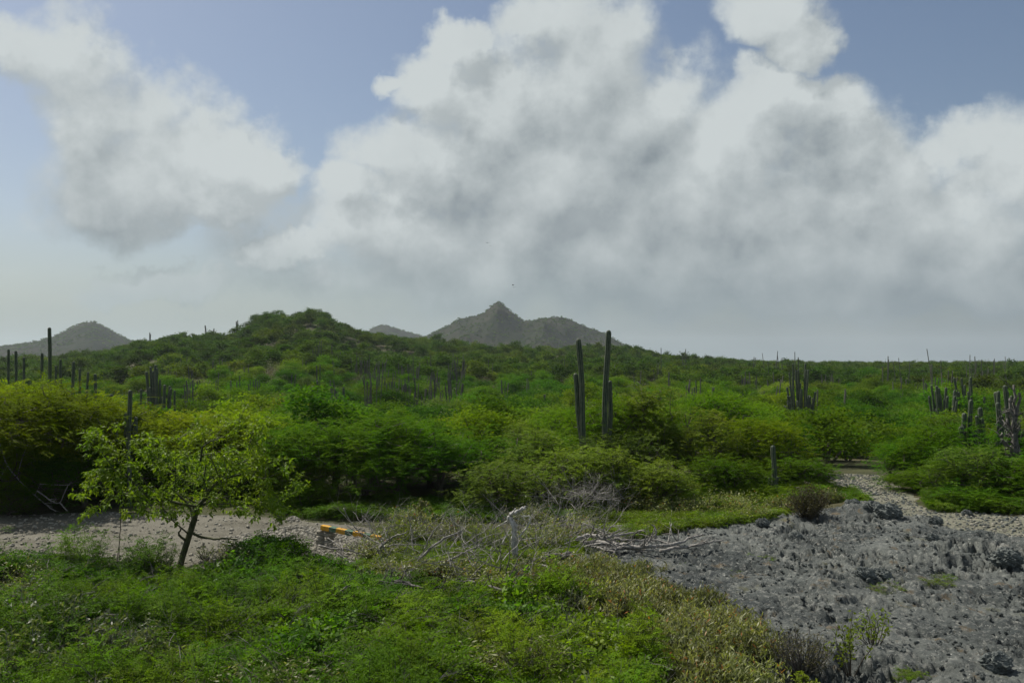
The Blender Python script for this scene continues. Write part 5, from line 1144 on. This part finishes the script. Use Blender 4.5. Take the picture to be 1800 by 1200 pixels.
def stack():
    t = empty('stone_stack', (bt[0], bt[1], gz)); tag(t, 'small pillar of flat pale stones under the left end of the painted beam', 'stone stack'); rg = np.random.default_rng(3)
    z = 0.0; top = bt[2] - 0.05 - gz; ms = [stone_proto(990 + i, 0.32, 0.12, 10) for i in range(5)]; k = 0
    while z < top - 0.02:
        for dx in (-0.09, 0.1):
            obj('stone', ms[k % 5], t, (dx + rg.uniform(-.02, .02) + .05, rg.uniform(-.03, .05), z + 0.03), (rg.uniform(-.1, .1), rg.uniform(-.1, .1), rg.uniform(0, 6.28)), rg.uniform(0.19, 0.26)); k += 1
        z += 0.052
    o = empty('stone_stack', (be[0] - .1, be[1], Hs(be[0], be[1]))); tag(o, 'low heap of stones under the right end of the painted beam', 'stone stack')
    hh = be[2] - Hs(be[0], be[1])
    for q in range(8): obj('stone', ms[q % 5], o, (rg.uniform(-.12, .12), rg.uniform(-.1, .1), 0.03 + hh * 0.85 * q / 8), (rg.uniform(-.15, .15), 0, rg.uniform(0, 6.28)), rg.uniform(.22, .34))
stack()
for k, (u, v, s, lab) in enumerate([(566, 966, .26, 'pale flat stone in front of the stone pillar'), (553, 962, .16, 'small pale stone left of the flat stone'), (625, 972, .2, 'pale stone under the dead branches by the beam'), (640, 965, .18, 'pale stone behind the one under the dead branches'), (222, 918, .2, 'pale flat stone on the road left of the young tree'), (515, 915, .3, 'grey stone at the far verge of the road end'),
                                (285, 955, .14, 'small stone on the road left of the tree trunk'), (460, 935, .14, 'small stone on the road right of the tree trunk'), (35, 925, .13, 'small stone near the left end of the road')]):
    rock_thing(u, v, s, lab, 70 + k, 'stone', 0.5, name='stone')

# ------------------------------------------------------------------ birds
def bird(u, v, d, s, rz, label):
    t = empty('bird', P(u, v, d), rz); tag(t, label, 'bird')
    V, Q = tube([(0, -.22, 0), (0, -.12, 0.0), (0, .05, .01), (0, .18, .03), (0, .25, .03)], np.array([.01, .05, .06, .035, .008]), 8); obj('body', mesh('bird_body', V * s, Q, M['bird'], tint=[.5] * len(Q), smoothf=True), t)
    for sg in (-1, 1):
        V = np.array([[0.03, .08, 0], [.28, .14, .10], [.55, .0, .06], [.28, -.06, .09], [0.03, -.08, 0]]); V = np.vstack([V, V - [0, 0, .012]]) * [sg, 1, 1] * s
        Q = [[0, 1, 3, 4], [1, 2, 2 + 5, 6], [1, 2, 3, 3], [5, 9, 8, 6], [0, 5, 6, 1], [2, 3, 8, 7], [3, 4, 9, 8], [4, 0, 5, 9]]; Q = [q for q in Q if len(set(q)) == 4] + [[1, 2, 7, 6]]
        Q[1:2] = [[1, 2, 3, 8]]
        Q = [[0, 1, 3, 4], [1, 2, 8, 3], [5, 9, 8, 6], [0, 5, 6, 1], [1, 6, 7, 2], [2, 7, 8, 3], [3, 8, 9, 4], [6, 8, 2, 7]]
        obj('wing', mesh('bird_wing', V, Q, M['bird'], tint=[.5] * len(Q)), t)
bird(857, 427, 180, 1.0, 0.5, 'dark bird high in the sky, the upper one of the upper pair')
bird(862, 432, 230, 0.7, -0.4, 'faint small bird just below the uppermost one')
bird(902, 501, 170, 1.0, 1.2, 'dark bird over the brown mountain, the upper of the lower pair')
bird(903.5, 505, 170, 0.9, 0.2, 'lowest dark bird, just over the brown mountain')

# ------------------------------------------------------------------ haze
def haze(x0, x1, y0, y1, z0, z1, dens_):
    V = [(x, y, z) for z in (z0, z1) for y in (y0, y1) for x in (x0, x1)]; Q = [[0, 2, 3, 1], [4, 5, 7, 6], [0, 1, 5, 4], [2, 6, 7, 3], [0, 4, 6, 2], [1, 3, 7, 5]]
    m, n = newmat('humid_air'); pv = n.node('ShaderNodeVolumePrincipled'); pv.inputs['Color'].default_value = (0.80, 0.90, 0.97, 1); pv.inputs['Density'].default_value = dens_; pv.inputs['Anisotropy'].default_value = 0.2
    o_ = n.node('ShaderNodeOutputMaterial'); n.l.new(pv.outputs[0], o_.inputs['Volume'])
    o = obj('haze', mesh('haze', V, Q, m)); tag(o, 'thin humid air over the whole landscape', kind='stuff'); return o
haze(-3700, 3700, -3700, 3700, -8, 110, 0.00014)

# ------------------------------------------------------------------ labels of look-alikes: add where each stands among its like
bpy.context.view_layer.update()
byl = {}
for o in S.objects:
    if o.parent is None and 'group' in o.keys(): byl.setdefault(o['label'], []).append(o)
ORD = ['leftmost', 'second from left', 'third from left', 'fourth from left', 'fifth from left', 'sixth from left', 'seventh from left', 'eighth from left', 'ninth from left', 'tenth from left']
for lb, os_ in byl.items():
    if len(os_) > 1:
        os_.sort(key=lambda o: o.location.x / o.location.y)
        for k, o in enumerate(os_):
            w_ = ORD[k] if k < len(os_) - 1 or k == 0 else 'rightmost'
            o['label'] = lb + ', ' + w_
